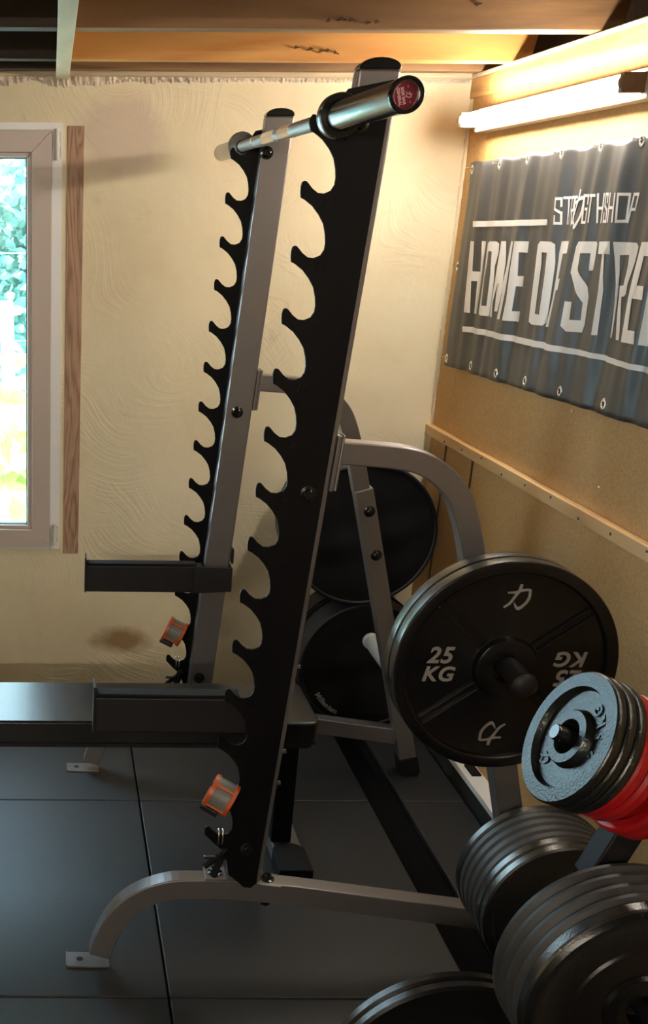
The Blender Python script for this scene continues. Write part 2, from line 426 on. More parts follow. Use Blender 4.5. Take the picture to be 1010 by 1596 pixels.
# narrow brown cover strips on the board joints below the batten
b_ = BM(); box(b_, XW - .003, XW + .001, 3.786, 3.796, ZF, .963); box(b_, XW - .003, XW + .001, 3.530, 3.541, ZF, .963)
struct('trim_7', b_, 'nail')
b_ = BM(); box(b_, XW - .0008, XW + .001, 3.789, 3.791, .997, 2.04)
struct('trim_8', b_, 'pine_header')
# brown board let into the plaster beside the window
struct('trim_9', bx(.049, .105, YB - .003, YB + .02, .512, 1.955), 'brown_strip', bevel=.002)
# low white ledge along the foot of the right wall
struct('trim_10', bx(XW - .058, XW, YN, YB, .035, .055), 'white_board', bevel=.002)
struct('trim_11', bx(XW - .052, XW, YN, YB, ZF - .02, .035), 'dark_edge')  # dark body of the ledge below its white top
# corner sealing bead, slightly uneven
b_ = BM()
for i in range(60):
    z = .9 + i * .02; r = .006 + random.random() * .005
    cyl(b_, (XW - .002, YB - .002, z), (XW - .002, YB - .002, z + .021), r, 8)
struct('trim_12', b_, 'plaster')

# joists
def joist(y, z0, h, w, x1, m, label, left):
    T = lambda v: (v[0], v[1], v[2])
    poly = [(.052, z0), (x1, z0), (x1 + .03, z0 + h), (.052, z0 + h)]
    o = obj('ceiling_joist', prism(BM(), poly, y, y + w, T), m, bevel=.003)
    k = obj('ceiling_joist', bx(XL, .012, y, y + w, z0, z0 + h), 'dark_wood', bevel=.003)  # left part split off; the shade there is put into darker wood
    tag(k, 'shade-painted black joist left of the cream batten, ' + left, 'beam')
    return tag(o, label, 'beam')
JZ = 2.112
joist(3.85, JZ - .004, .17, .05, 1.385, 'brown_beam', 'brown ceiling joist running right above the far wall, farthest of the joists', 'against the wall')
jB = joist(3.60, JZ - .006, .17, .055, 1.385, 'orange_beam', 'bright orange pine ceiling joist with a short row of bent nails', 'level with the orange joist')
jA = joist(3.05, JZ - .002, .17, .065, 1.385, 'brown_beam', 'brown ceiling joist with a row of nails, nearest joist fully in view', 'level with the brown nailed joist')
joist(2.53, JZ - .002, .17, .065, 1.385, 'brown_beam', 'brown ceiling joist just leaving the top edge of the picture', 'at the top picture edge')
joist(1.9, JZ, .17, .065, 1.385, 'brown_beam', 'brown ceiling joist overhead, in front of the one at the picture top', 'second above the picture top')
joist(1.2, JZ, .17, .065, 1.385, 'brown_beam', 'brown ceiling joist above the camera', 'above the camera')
# nails in the joists (part of each)
def nails(j, y, xs, z, L=.02):
    for x in xs:
        bm = BM(); dz = random.uniform(-.006, .006)
        p = Vector((x, y, z + dz)); q = p + Vector((random.uniform(-.006, .006), -L, random.uniform(-.004, .002))); r = q + Vector((random.uniform(.004, .014), -.003, random.uniform(-.006, .004)))
        tubepath(bm, [p, q, r], .0017, 6); cyl(bm, q - Vector((0, 0, .0)), q + Vector((0, -.003, 0)), .0045, 8)
        obj('nail', bm, 'nail', j)
nails(jB, 3.60, [.70, .735, .765, .79, .815], 2.133); nails(jA, 3.05, [.665, .69, .72, .76, .785], 2.128)
nails(jA, 3.05, [1.02], 2.16, .006)
o = obj('roof_batten', bx(.011, .053, YN, 3.93, 2.088, 2.106), 'cream_board', bevel=.002)
tag(o, 'cream painted batten running away from the camera under the joists', 'batten')
b_ = BM(); js = [(3.85, .05), (3.60, .055), (3.05, .065), (2.53, .065), (1.9, .065), (1.2, .065)]; pv = YB + .05
for y, w in js + [(YN, 0)]: box(b_, .013, .051, y + w, pv, 2.106, ZT); pv = y
obj('light_block_board', b_, 'cream_board', o)  # infill added between the joists to block tube light to their left
# ------------------------------------------------------------------ floor mats
cols = [('left', -1.72, -.717), ('centre left', -.717, .283), ('middle', .283, 1.0), ('right wall', 1.10, XW - .056)]
rows = [('back row', 3.066, YB), ('second row', 2.133, 3.066), ('third row', 1.2, 2.133), ('row under the camera', .27, 1.2)]
for rn, y0, y1 in rows:
    for cn, x0, x1 in cols:
        g = .0022
        o = obj('rubber_floor_mat', bx(x0 + g, x1 - g, y0 + g, y1 - g, ZF - .02, ZF), 'mat', bevel=.003)
        what = {'left': 'beyond the left picture edge', 'centre left': 'left of the long seam', 'middle': 'between long seam and black gap', 'right wall': 'beside the white ledge'}[cn]
        tag(o, 'dark rubber mat %s, %s' % (what, {'back row': 'against the far wall', 'second row': 'below the bench', 'third row': 'under the near stand', 'row under the camera': 'nearest the camera'}[rn]), 'mat')

# ------------------------------------------------------------------ far window
def ring_frame(bm, x0, x1, z0, z1, w, y0, y1):
    for a in ((x0, x1, z1 - w, z1), (x0, x1, z0, z0 + w), (x0, x0 + w, z0 + w, z1 - w), (x1 - w, x1, z0 + w, z1 - w)):
        box(bm, a[0], a[1], y0, y1, a[2], a[3])
    return bm
def mitred(bm, x0, x1, z0, z1, w, y0, y1):
    o = [(x0, z0), (x1, z0), (x1, z1), (x0, z1)]; i = [(x0+w, z0+w), (x1-w, z0+w), (x1-w, z1-w), (x0+w, z1-w)]
    e = .0006
    for k in range(4):
        n = (k+1) % 4
        prism(bm, [o[k], o[n], i[n], i[k]], y0, y1, lambda v: (v[0], v[1], v[2]))
    return bm
win = struct('window_1', ring_frame(BM(), WX0, WX1, WZ0, WZ1, .055, YB - .004, YB + .07), 'frame_pvc2')
sz0, sz1 = .540, 1.941
for sx0, sx1 in ((-.680, 0.0), (WX0 + .034, -.686)):
    sash = struct('sash_frame', mitred(BM(), sx0, sx1, sz0, sz1, .066, YB - .020, YB + .045), 'frame_pvc', win, bevel=.002)
    struct('glazing_bead', mitred(BM(), sx0 + .066, sx1 - .066, sz0 + .066, sz1 - .066, .016, YB - .012, YB + .03), 'frame_pvc', sash, bevel=.004)
    struct('glazing_gasket', mitred(BM(), sx0 + .082, sx1 - .082, sz0 + .082, sz1 - .082, .004, YB - .004, YB + .02), 'gasket', sash)
    struct('pane', bx(sx0 + .083, sx1 - .083, YB + .012, YB + .016, sz0 + .083, sz1 - .083), 'glass', sash)
def hinge(z0, z1):
    bm = BM(); cyl(bm, (.016, YB - .016, z0), (.016, YB - .016, z1), .0085, 12); box(bm, .012, .030, YB - .016, YB - .003, z0 + .012, z1 - .010)
    cyl(bm, (.016, YB - .016, (z0+z1)/2 - .006), (.016, YB - .016, (z0+z1)/2 + .006), .0105, 12)
    return bm
struct('hinge', hinge(1.85, 1.945), 'hinge', win, smooth=.6)
struct('hinge', hinge(.548, .625), 'hinge', win, smooth=.6)
# ------------------------------------------------------------------ garden beyond the glass
tag(obj('garden_ground', bx(-14, 10, YB + .3, 22, -.5, -.3), 'ground'), 'green garden ground outside the window', 'ground')
bpy.data.objects['garden_ground']['kind'] = 'structure'
def leaves(n, xr, yr, zr, size, seed, clump=None):
    rnd = random.Random(seed); bm = BM()
    cl = [(rnd.uniform(*xr), rnd.uniform(*yr), rnd.uniform(*zr)) for _ in range(clump or 1)]
    for _ in range(n):
        if clump:
            c = rnd.choice(cl); p = Vector((c[0] + rnd.gauss(0, .25), c[1] + rnd.gauss(0, .25), c[2] + rnd.gauss(0, .22)))
        else: p = Vector((rnd.uniform(*xr), rnd.uniform(*yr), rnd.uniform(*zr)))
        s = size * rnd.uniform(.6, 1.4); R = Euler((rnd.uniform(0, 6), rnd.uniform(0, 6), rnd.uniform(0, 6))).to_matrix()
        sh = [(0, -.5, 0), (.28, -.15, .05), (.22, .2, .05), (0, .55, -.05), (-.22, .2, .05), (-.28, -.15, .05)]
        bm.faces.new([bm.verts.new(p + R @ (Vector(q) * s)) for q in sh])
    return bm
o = obj('garden_hedge', leaves(15000, (-3.2, .8), (8.2, 9.4), (.75, 2.15), .10, 5, 120), 'leaf', kind='stuff', recalc=False)
tag(o, 'dense green hedge foliage seen through the upper window', 'hedge')
o = obj('garden_vine', leaves(170, (-.62, -.06), (4.7, 5.2), (.1, 1.15), .13, 12), 'leaf_light', kind='stuff', recalc=False)
tag(o, 'bright lime green leaves just outside the lower window', 'plant')
for i, (x, y, h_, lb) in enumerate(((-.215, 5.8, 1.28, 'pale weathered fence post outside the window, the taller one'), (-.135, 5.5, .85, 'short pale fence post low in the window beside the frame'))):
    bm = BM(); tubepath(bm, [(x, y, -.35), (x + .01, y, .4), (x - .01, y, h_)], .035, 9)
    tag(obj('fence_post', bm, 'bark'), lb, 'post')
for z, lb in ((1.52, 'thin fence wire crossing the upper window pane'), (1.10, 'thin fence wire crossing the lower window pane')):
    bm = BM(); tubepath(bm, [(-3, 5.8, z), (-1, 5.8, z - .02), (1.5, 5.8, z)], .003, 6)
    tag(obj('fence_wire', bm, 'wire'), lb, 'wire')

# ------------------------------------------------------------------ fluorescent tube lights
def tube_light(y0, y1, label, zc=1.965, m='tube'):
    t = thing('fluorescent_light', (XW, (y0+y1)/2, zc), label, 'light', 'fluorescent lights on the right wall')
    x = 1.27
    obj('fitting', bx(XW - .045, XW, y0 - .03, y1 + .02, zc - .035, zc + .03), 'fix_white', t, bevel=.004)
    obj('tube', cyl(BM(), (x, y0, zc), (x, y1, zc), .0165, 20), m, t, smooth=.6)
    for y, s in ((y0, -1), (y1, 1)):
        bm = BM(); cyl(bm, (x, y, zc), (x, y + s * .018, zc), .0185, 18); box(bm, x - .012, XW - .02, y + s*.004 - .010, y + s*.004 + .010, zc - .022, zc + .020)
        obj('lamp_holder', bm, 'fix_brown' if s < 0 else 'fix_white', t, bevel=.002)
    # clear protective sleeve end clip
    return t
tube_light(2.74, 3.765, 'glowing white fluorescent tube on the right wall above the banner')
tube_light(.95, 2.10, 'glowing fluorescent tube on the right wall nearer the camera, beyond the right picture edge', m='tube_near')
tt = thing('fluorescent_light', (-.9, YN, 1.93), 'added unseen fill tube high on the wall behind the camera', 'light')  # fill lamp added to even out the light on the far wall
obj('fitting', bx(-1.55, -.25, YN, YN + .04, 1.90, 1.96), 'fix_white', tt, bevel=.004)
obj('tube', cyl(BM(), (-1.5, YN + .07, 1.93), (-.3, YN + .07, 1.93), .0165, 20), 'tube_fill', tt, smooth=.6)
for x in (-1.51, -.29): obj('lamp_holder', bx(x - .01, x + .01, YN + .02, YN + .084, 1.912, 1.948), 'fix_white', tt, bevel=.002)

# ------------------------------------------------------------------ banner
BY0, BY1 = 1.70, 3.853
def rip(y, z):
    e = .0035 + .006 * math.sin(max(0, min(1, (1.86 - z) / .1)) * PI / 2)
    e2 = min(1, (z - 1.215) / .15)
    a = math.sin(y * 34 + math.sin(z * 4) * .8) * .45 + math.sin(y * 57 + 1.3 + z * 2) * .3 + math.sin(y * 91 + z * 3) * .18 + math.sin(y * 15 + z * 5) * .5
    return XW - .012 - .010 - (e * a) * (1.0 if z > 1.3 else .75)
def top_z(y): return 1.845 + (3.853 - y) * .0115 + .003 * math.cos((y - 3.587) * 2 * PI / .215)
def bot_z(y): return 1.215 + (3.853 - y) * .020
bm = BM(); ny, nz = 240, 44; Gd = []
for i in range(ny + 1):
    y = BY0 + (BY1 - BY0) * i / ny
    Gd.append([bm.verts.new((rip(y, bot_z(y) + (top_z(y) - bot_z(y)) * j / nz), y, bot_z(y) + (top_z(y) - bot_z(y)) * j / nz)) for j in range(nz + 1)])
for i in range(ny):
    for j in range(nz): bm.faces.new((Gd[i][j], Gd[i][j+1], Gd[i+1][j+1], Gd[i+1][j]))
ban = obj('wall_banner', bm, 'banner', smooth=3.0)
md = ban.modifiers.new('thickness', 'SOLIDIFY'); md.thickness = .001; md.offset = -1
tag(ban, 'dark grey vinyl banner reading HOME OF STRENGTH nailed to the right wall', 'banner')
LET = {
'H': [(3.731, 1.613), (3.694, 1.613), (3.689, 1.524), (3.654, 1.524), (3.663, 1.614), (3.624, 1.615), (3.631, 1.548), (3.626, 1.501), (3.626, 1.399), (3.664, 1.397), (3.666, 1.495), (3.69, 1.495), (3.683, 1.398), (3.719, 1.397), (3.725, 1.524), (3.728, 1.552)],
'M': [(3.503, 1.617), (3.465, 1.618), (3.446, 1.555), (3.443, 1.5), (3.416, 1.55), (3.413, 1.619), (3.386, 1.619), (3.381, 1.548), (3.383, 1.488), (3.402, 1.401), (3.436, 1.4), (3.415, 1.493), (3.451, 1.42), (3.47, 1.419), (3.477, 1.493), (3.490, 1.442), (3.480, 1.402), (3.496, 1.4), (3.508, 1.454), (3.509, 1.527)],
'E': [(3.363, 1.62), (3.289, 1.621), (3.288, 1.591), (3.334, 1.591), (3.329, 1.527), (3.295, 1.528), (3.292, 1.5), (3.331, 1.499), (3.336, 1.43), (3.285, 1.433), (3.284, 1.404), (3.376, 1.401), (3.363, 1.458), (3.365, 1.54)],
'F': [(3.105, 1.625), (3.027, 1.627), (3.028, 1.597), (3.076, 1.595), (3.074, 1.531), (3.05, 1.534), (3.053, 1.505), (3.079, 1.503), (3.095, 1.407), (3.116, 1.406), (3.104, 1.48), (3.105, 1.554), (3.108, 1.597)],
'S': [(2.982, 1.615), (2.975, 1.627), (2.885, 1.629), (2.875, 1.624), (2.87, 1.562), (2.901, 1.56), (2.903, 1.601), (2.952, 1.6), (2.95, 1.562), (2.894, 1.522), (2.876, 1.499), (2.872, 1.433), (2.884, 1.413), (2.97, 1.408), (2.994, 1.419), (2.992, 1.481), (2.956, 1.482), (2.953, 1.438), (2.903, 1.441), (2.905, 1.483), (2.971, 1.531), (2.987, 1.552)],
'T': [(2.862, 1.629), (2.799, 1.631), (2.793, 1.602), (2.817, 1.602), (2.798, 1.52), (2.797, 1.415), (2.822, 1.413), (2.82, 1.519), (2.831, 1.601), (2.857, 1.601)],
'R': [(2.789, 1.63), (2.696, 1.63), (2.682, 1.622), (2.686, 1.587), (2.702, 1.539), (2.7, 1.517), (2.708, 1.511), (2.72, 1.51), (2.713, 1.487), (2.687, 1.414), (2.706, 1.413), (2.731, 1.485), (2.748, 1.533), (2.721, 1.535), (2.716, 1.577), (2.719, 1.603), (2.767, 1.601), (2.754, 1.53), (2.732, 1.415), (2.75, 1.414), (2.767, 1.535), (2.781, 1.6)],
'E2': [(2.668, 1.632), (2.597, 1.634), (2.596, 1.604), (2.641, 1.603), (2.646, 1.539), (2.603, 1.54), (2.597, 1.511), (2.657, 1.51), (2.647, 1.441), (2.604, 1.442), (2.597, 1.414), (2.669, 1.412), (2.683, 1.508), (2.679, 1.569)],
'N': [(2.580, 1.634), (2.548, 1.634), (2.518, 1.51), (2.520, 1.635), (2.490, 1.635), (2.492, 1.415), (2.520, 1.415), (2.552, 1.54), (2.556, 1.414), (2.585, 1.414)],
'bar1': [(3.733, 1.672), (3.19, 1.679), (3.184, 1.664), (3.726, 1.655)],
}
OO = [([(3.603, 1.608), (3.589, 1.615), (3.539, 1.616), (3.522, 1.61), (3.517, 1.585), (3.53, 1.546), (3.521, 1.487), (3.512, 1.406), (3.524, 1.4), (3.576, 1.399), (3.596, 1.402), (3.598, 1.428), (3.599, 1.533)],
       [(3.585, 1.587), (3.555, 1.587), (3.547, 1.519), (3.545, 1.429), (3.577, 1.428), (3.591, 1.51), (3.582, 1.55)]),
      ([(3.225, 1.613), (3.211, 1.623), (3.142, 1.623), (3.126, 1.617), (3.117, 1.568), (3.116, 1.481), (3.115, 1.417), (3.129, 1.408), (3.196, 1.405), (3.214, 1.411), (3.217, 1.449), (3.221, 1.54)],
       [(3.195, 1.595), (3.158, 1.595), (3.152, 1.537), (3.15, 1.435), (3.186, 1.434), (3.188, 1.494), (3.189, 1.565)])]
def wrap(bm, step=.012):
    ys = [v.co.y for v in bm.verts]; y = min(ys)
    while y < max(ys):
        bmesh.ops.bisect_plane(bm, geom=bm.verts[:] + bm.edges[:] + bm.faces[:], plane_co=(0, y, 0), plane_no=(0, 1, 0)); y += step
    z = 1.2
    while z < 1.8:
        bmesh.ops.bisect_plane(bm, geom=bm.verts[:] + bm.edges[:] + bm.faces[:], plane_co=(0, 0, z), plane_no=(0, 0, 1)); z += .03
    for v in bm.verts: v.co.x = rip(v.co.y, v.co.z) - .0022
    return bm
def poly_face(bm, L): 
    f = bm.faces.new([bm.verts.new((0, y, z)) for y, z in L]); f.normal_update(); bmesh.ops.triangulate(bm, faces=[f])
for k, L in LET.items():
    bm = BM(); poly_face(bm, L); obj('printed_bar' if k == 'bar1' else 'printed_letter', wrap(bm), 'banner_print', ban, smooth=3, recalc=False)
for out, inn in OO:
    bm = BM(); A = [bm.verts.new((0, y, z)) for y, z in out]; B = [bm.verts.new((0, y, z)) for y, z in inn]
    E = [bm.edges.new((L[i], L[(i+1) % len(L)])) for L in (A, B) for i in range(len(L))]
    bmesh.ops.triangle_fill(bm, edges=E, use_beauty=True); obj('printed_letter', wrap(bm), 'banner_print', ban, smooth=3, recalc=False)
bm = BM(); up = [(3.719, 1.354), (3.514, 1.361), (3.291, 1.364), (3.074, 1.367), (2.848, 1.372), (2.56, 1.371), (1.95, 1.372)]
poly_face(bm, up + [(y - .005, z - (.017 if y > 3 else .013)) for y, z in up[::-1]]); obj('printed_bar', wrap(bm), 'banner_print', ban, smooth=3, recalc=False)
# the three letters beyond the picture edge
for L in ([(2.46, 1.635), (2.37, 1.637), (2.37, 1.57), (2.40, 1.57), (2.40, 1.606), (2.435, 1.606), (2.435, 1.444), (2.40, 1.444), (2.40, 1.50), (2.42, 1.50), (2.42, 1.53), (2.37, 1.53), (2.37, 1.415), (2.46, 1.415)],
          [(2.35, 1.637), (2.26, 1.637), (2.26, 1.607), (2.29, 1.607), (2.29, 1.415), (2.32, 1.415), (2.32, 1.607), (2.35, 1.607)],
          [(2.24, 1.637), (2.21, 1.637), (2.21, 1.54), (2.18, 1.54), (2.18, 1.637), (2.15, 1.637), (2.15, 1.415), (2.18, 1.415), (2.18, 1.51), (2.21, 1.51), (2.21, 1.415), (2.24, 1.415)]):
    bm = BM(); poly_face(bm, L); obj('printed_letter', wrap(bm), 'banner_print', ban, smooth=3, recalc=False)
# small line of letters over the big one
SM = {'S': ((3.154, 1.734), (3.121, 1.734), (3.112, 1.665), (3.143, 1.665)), 'T': ((3.122, 1.736), (3.081, 1.736), (3.075, 1.666), (3.101, 1.665)),
 'R': ((3.083, 1.737), (3.05, 1.736), (3.038, 1.666), (3.075, 1.666)), 'E': ((3.05, 1.737), (3.023, 1.736), (3.012, 1.667), (3.035, 1.667)),
 'G': ((2.987, 1.739), (2.962, 1.739), (2.95, 1.668), (2.978, 1.668)), 'T2': ((2.96, 1.739), (2.916, 1.738), (2.919, 1.671), (2.943, 1.671)),
 'H': ((2.914, 1.74), (2.882, 1.74), (2.872, 1.67), (2.900, 1.67)), 'S2': ((2.876, 1.741), (2.854, 1.74), (2.838, 1.671), (2.860, 1.671)),
 'H2': ((2.849, 1.74), (2.803, 1.739), (2.798, 1.672), (2.834, 1.672)), 'O': ((2.799, 1.739), (2.757, 1.738), (2.758, 1.672), (2.793, 1.671)),
 'P': ((2.751, 1.738), (2.719, 1.738), (2.730, 1.671), (2.762, 1.671))}
ST = {'S': [[(1, .72), (1, 1), (0, 1), (0, .58), (1, .42), (1, 0), (0, 0), (0, .28)]], 'T': [[(0, 1), (1, 1)], [(.5, 1), (.5, 0)]],
 'R': [[(0, 0), (0, 1), (1, 1), (1, .5), (0, .5)], [(.45, .5), (1, 0)]], 'E': [[(1, 1), (0, 1), (0, 0), (1, 0)], [(0, .5), (.8, .5)]],
 'G': [[(1, .72), (1, 1), (0, 1), (0, 0), (1, 0), (1, .5), (.5, .5)]], 'H': [[(0, 0), (0, 1)], [(1, 0), (1, 1)], [(0, .5), (1, .5)]],
 'O': [[(0, 0), (0, 1), (1, 1), (1, 0), (0, 0), (0, .1)]], 'P': [[(0, 0), (0, 1), (1, 1), (1, .45), (0, .45)]]}
for k, q in SM.items():
    tl, tr_, br, bl = [Vector(p) for p in q]; bm = BM(); w = .0066
    for line in ST[k[0]]:
        P = [(bl.lerp(br, .12 + u * .76)).lerp(tl.lerp(tr_, .12 + u * .76), .06 + v * .88) for u, v in line]
        for a, b in zip(P, P[1:]):
            d = (b - a).normalized(); n = Vector((-d.y, d.x)) * w / 2; a2, b2 = a - d * w / 2, b + d * w / 2
            bm.faces.new([bm.verts.new((0, p.x, p.y)) for p in (a2 + n, b2 + n, b2 - n, a2 - n)])
    obj('printed_letter', wrap(bm), 'banner_print', ban, recalc=False)
bm = BM(); chikara(bm, .094, lambda x, y, z: (rip(3.012 - x * .75, 1.705 + y) - .0028, 3.012 - x * .75, 1.705 + y), w=.10)
obj('printed_letter', bm, 'banner_print', ban)
GR = [(3.827, 1.826), (3.587, 1.830), (3.382, 1.835), (3.156, 1.839), (2.94, 1.844), (2.747, 1.847), (2.53, 1.850), (2.30, 1.853), (2.06, 1.855), (3.837, 1.533),
      (3.826, 1.240), (3.602, 1.243), (3.378, 1.248), (3.18, 1.252), (2.949, 1.258), (2.705, 1.262), (2.46, 1.267), (2.2, 1.27)]
for i, (y, z) in enumerate(GR):
    bm = BM(); x = rip(y, z)
    lathe(bm, [(0, .0065), (.0022, .0075), (.0026, .0105), (.0015, .014), (0, .0145)], (x - .0003, y, z), (-1, 0, 0), 24)
    e = obj('eyelet', bm, 'eyelet', ban, smooth=1)
    bm = BM(); cyl(bm, (x - .0006, y, z), (x - .0002, y, z), .0072, 16); obj('eyelet_hole', bm, 'eyehole', e)
    if i < 9 or i == 10:
        bm = BM(); tubepath(bm, [(x + .01, y, z + .002), (x - .02, y + .002, z + .004)], .0014, 6); cyl(bm, (x - .02, y + .002, z + .004), (x - .0215, y + .002, z + .004), .004, 8); obj('nail', bm, 'eyelet', e)

# ------------------------------------------------------------------ squat stands
PHI = -.0136; RO_ = Vector((.45, 2.2331, 0)); RX = Vector((math.cos(PHI), math.sin(PHI), 0)); RY = Vector((-math.sin(PHI), math.cos(PHI), 0))
Q = 1.069
def L(p, q, z): return RO_ + RX * p + RY * q + Vector((0, 0, z))
def edge(z): return .108 + .0775 * (z - 1.15)          # right edge of the notched plate
NP = [(-.0032, -.0223), (.0048, -.0263), (.0198, -.0373), (.0328, -.0523), (.0428, -.0683), (.0478, -.0863), (.0498, -.1023), (.0488, -.1143), (.0428, -.1243), (.0308, -.1293), (.0188, -.1283), (.0078, -.1203), (-.0002, -.1113), (-.0032, -.1083), (-.0072, -.1073), (-.0112, -.1093), (-.0132, -.1173), (-.0132, -.1273)]
def plate_outline():
    P = [(.086, 1.899), (.072, 1.878), (.069, 1.850), (.061, 1.838), (.048, 1.838), (.036, 1.847), (.031, 1.856), (.026, 1.857), (.021, 1.850), (.020, 1.842)]
    for k in range(1, 14):
        ox, oz = .0362 - k * .0088, 1.9658 - k * .1143
        P += [(ox + a, oz + b) for a, b in NP]
    P += [(-.068, .328), (-.048, .310), (-.036, .280), (-.031, .246), (-.006, .225), (.006, .213), (.023, .210), (.037, .223), (edge(.235), .240), (edge(1.914) - .001, 1.914)]
    return P
def stand(q, side, label):
    """side -1: near stand (plate towards the camera), +1: far stand"""
    t = thing('squat_stand', L(0, q, ZF), label, 'squat stand')
    T = lambda v: L(v[0], q + v[1] * -side if False else q + v[1], v[2])
    inn = -side                                   # direction towards the bench
    def qs(a, b): return (min(a * inn, b * inn), max(a * inn, b * inn))
    # the plate sits outside, tube inside
    a, b = qs(0, .006)
    pl = obj('notched_plate', prism(BM(), plate_outline(), a, b, T), 'black_steel', t)
    # notch numbers pressed into the plate
    if side < 0:
        R3 = Matrix(((RX.x, 0, -RY.x), (RX.y, 0, -RY.y), (0, 1, 0)))
        for k in range(1, 15):
            bm = BM()
            z = 1.9658 - k * .1143 - .032; p = .0362 - k * .0088 + .052
            m4 = Matrix.Translation(L(p, q - .0004, z)) @ R3.to_4x4()
            text_bm(bm, str(15 - k), .026, m4, .25, -.0004, .0008)
            obj('notch_number', bm, 'black_gloss', pl)
    a, b = qs(.007, .054)
    w = .074
    zt, zb = 1.932, .222
    up_ = obj('upright_tube', prism(BM(), [(edge(zt) + .010 - w, zt), (edge(zb) + .010 - w, zb), (edge(zb) + .011, zb), (edge(zt) + .011, zt)], a, b, T), 'silver', t, bevel=.004)
    cp = [(edge(zt) + .011, zt), (edge(zt) + .011, zt + .004)] + [(edge(zt) + .0115 - w/2 + math.cos(x) * w/2, zt + .004 + math.sin(x) * .016) for x in [PI * i / 10 for i in range(1, 10)]] + [(edge(zt) + .010 - w, zt + .004), (edge(zt) + .010 - w, zt)]
    obj('end_cap', prism(BM(), cp, a, b, T), 'black_gloss', up_, bevel=.003)
    # bolts through plate and tube
    front = a if side > 0 else -.0005 if side < 0 else 0
    for p, z in ((.112, 1.842), (.077, 1.15), (.010, .315)):
        fq = (q + a) if side > 0 else q
        d = -1
        bm = BM(); cc = L(p, fq - q + q, z) if False else L(p, fq, z)
        lathe(bm, [(0, 0), (0, .017), (.0015, .017), (.003, .0115), (.009, .0105), (.011, .008), (.011, .0045), (.007, .004), (.007, 0)], cc, -RY, 20, closed=False)
        obj('bolt', bm, 'black_gloss', t, smooth=.6)
    for z in (.755, .47, .55):
        if side < 0:
            bm = BM(); c0 = L(edge(z) + .011, q + .03, z)
            cyl(bm, c0, c0 + RX * .005, .011, 16); cyl(bm, c0 + RX * .005, c0 + RX * .012, .006, 10); obj('bolt', bm, 'chrome', t, smooth=.6)
    # curved rear arm with its welded bracket
    a, b = qs(.006, .052)
    e = edge(1.21) + .011
    br = bm = BM()
    z0, z1 = 1.155, 1.268
    prism(bm, [(edge(z0) + .012, z0), (edge(z0) + .020, z0), (edge(z1) + .020, z1), (edge(z1) + .012, z1)], a - .003, b + .003, T)
    obj('bracket', bm, 'silver', t, bevel=.001)
    bm = BM(); prism(bm, [(edge(z0) + .021, z0), (edge(z0) + .027, z0), (edge(z1) + .027, z1 + .002), (edge(z1) + .021, z1 + .002)], a - .003, b + .003, T)
    path = curve_pts([(edge(1.21) + .024, 1.233), (.20, 1.229), (.27, 1.222), (.315, 1.209), (.355, 1.183), (.388, 1.147), (.408, 1.105), (.424, 1.06), (.436, 1.02), (.464, .915)], 4)
    band(bm, path, .047, a, b, T)
    obj('curved_arm', bm, 'silver', t, bevel=.003)
    # leg sleeve joined to the arm by two bolts, rubber foot
    dl = Vector((.705 - .461, .018 - .967)).normalized()
    la = Vector((.472, .905)); lb = Vector((.702, .028))
    lg = obj('leg', band(BM(), [la - dl * .02, lb], .054, a - .004, b + .004, T), 'silver', t, bevel=.003)
    obj('rubber_foot', band(BM(), [lb - dl * .015, lb + dl * .047], .062, a - .009, b + .009, T), 'rubber', lg, bevel=.004)
    for z in (.859, .724):
        p = .461 + (.967 - z) * .257
        bm = BM(); fq = q + (a - .004)
        lathe(bm, [(0, 0), (0, .017), (.0015, .017), (.003, .0125), (.010, .011), (.012, .008), (.012, 0)], L(p, fq, z), -RY, 20, closed=False)
        obj('bolt', bm, 'black_gloss', lg, smooth=.6)
    # storage pegs pointing outwards
    for z, r, ln, m in (((.838, .0225, .240, 'satin_black'), (.310, .0245, .27, 'chrome')) if side < 0 else ((.335, .0245, .25, 'peg_sleeve'),)):
        p = .461 + (.967 - z) * .257 + .0 
        if z > .5: p -= .008
        bm = BM(); s = side
        o0 = L(p, q + s * (-.004), z); dd = (RY * s + (Vector((-.035, 0, -.045)) if (z > .5 and s < 0) else Vector((0, 0, 0)))).normalized()
        lathe(bm, [(0, 0), (0, r), (ln - .02, r), (ln - .018, r * .95), (ln - .014, r * 1.15), (ln - .004, r * 1.15), (ln + .002, r * .9), (ln + .006, r * .5), (ln + .007, 0)], o0, dd, 28, closed=False)
        obj('storage_peg', bm, m, t, smooth=.7)
    # base beam: curved front foot, straight run to the leg
    path = curve_pts([(-.325, .006), (-.310, .055), (-.288, .105), (-.255, .148), (-.21, .178), (-.155, .196), (-.085, .1985)], 4) + [Vector((-.02, .1985)), Vector((.12, .1865)), Vector((.655, .1145))]
    bb = obj('base_beam', band(BM(), path, .052, a + .0, b + .0, T), 'silver', t, bevel=.003)
    bm = BM(); box(bm, -.402, -.300, a - .004, b + .004, ZF, ZF + .006, T=T); box(bm, -.405, -.403, a - .004, b + .004, ZF, ZF + .008, T=T)
    fp = obj('foot_plate', bm, 'silver', bb, bevel=.001)
    obj('bolt_hole', cyl(BM(), L(-.372, q + (a+b)/2, ZF + .0055), L(-.372, q + (a+b)/2, ZF + .0066), .008, 16), 'eyehole', fp)
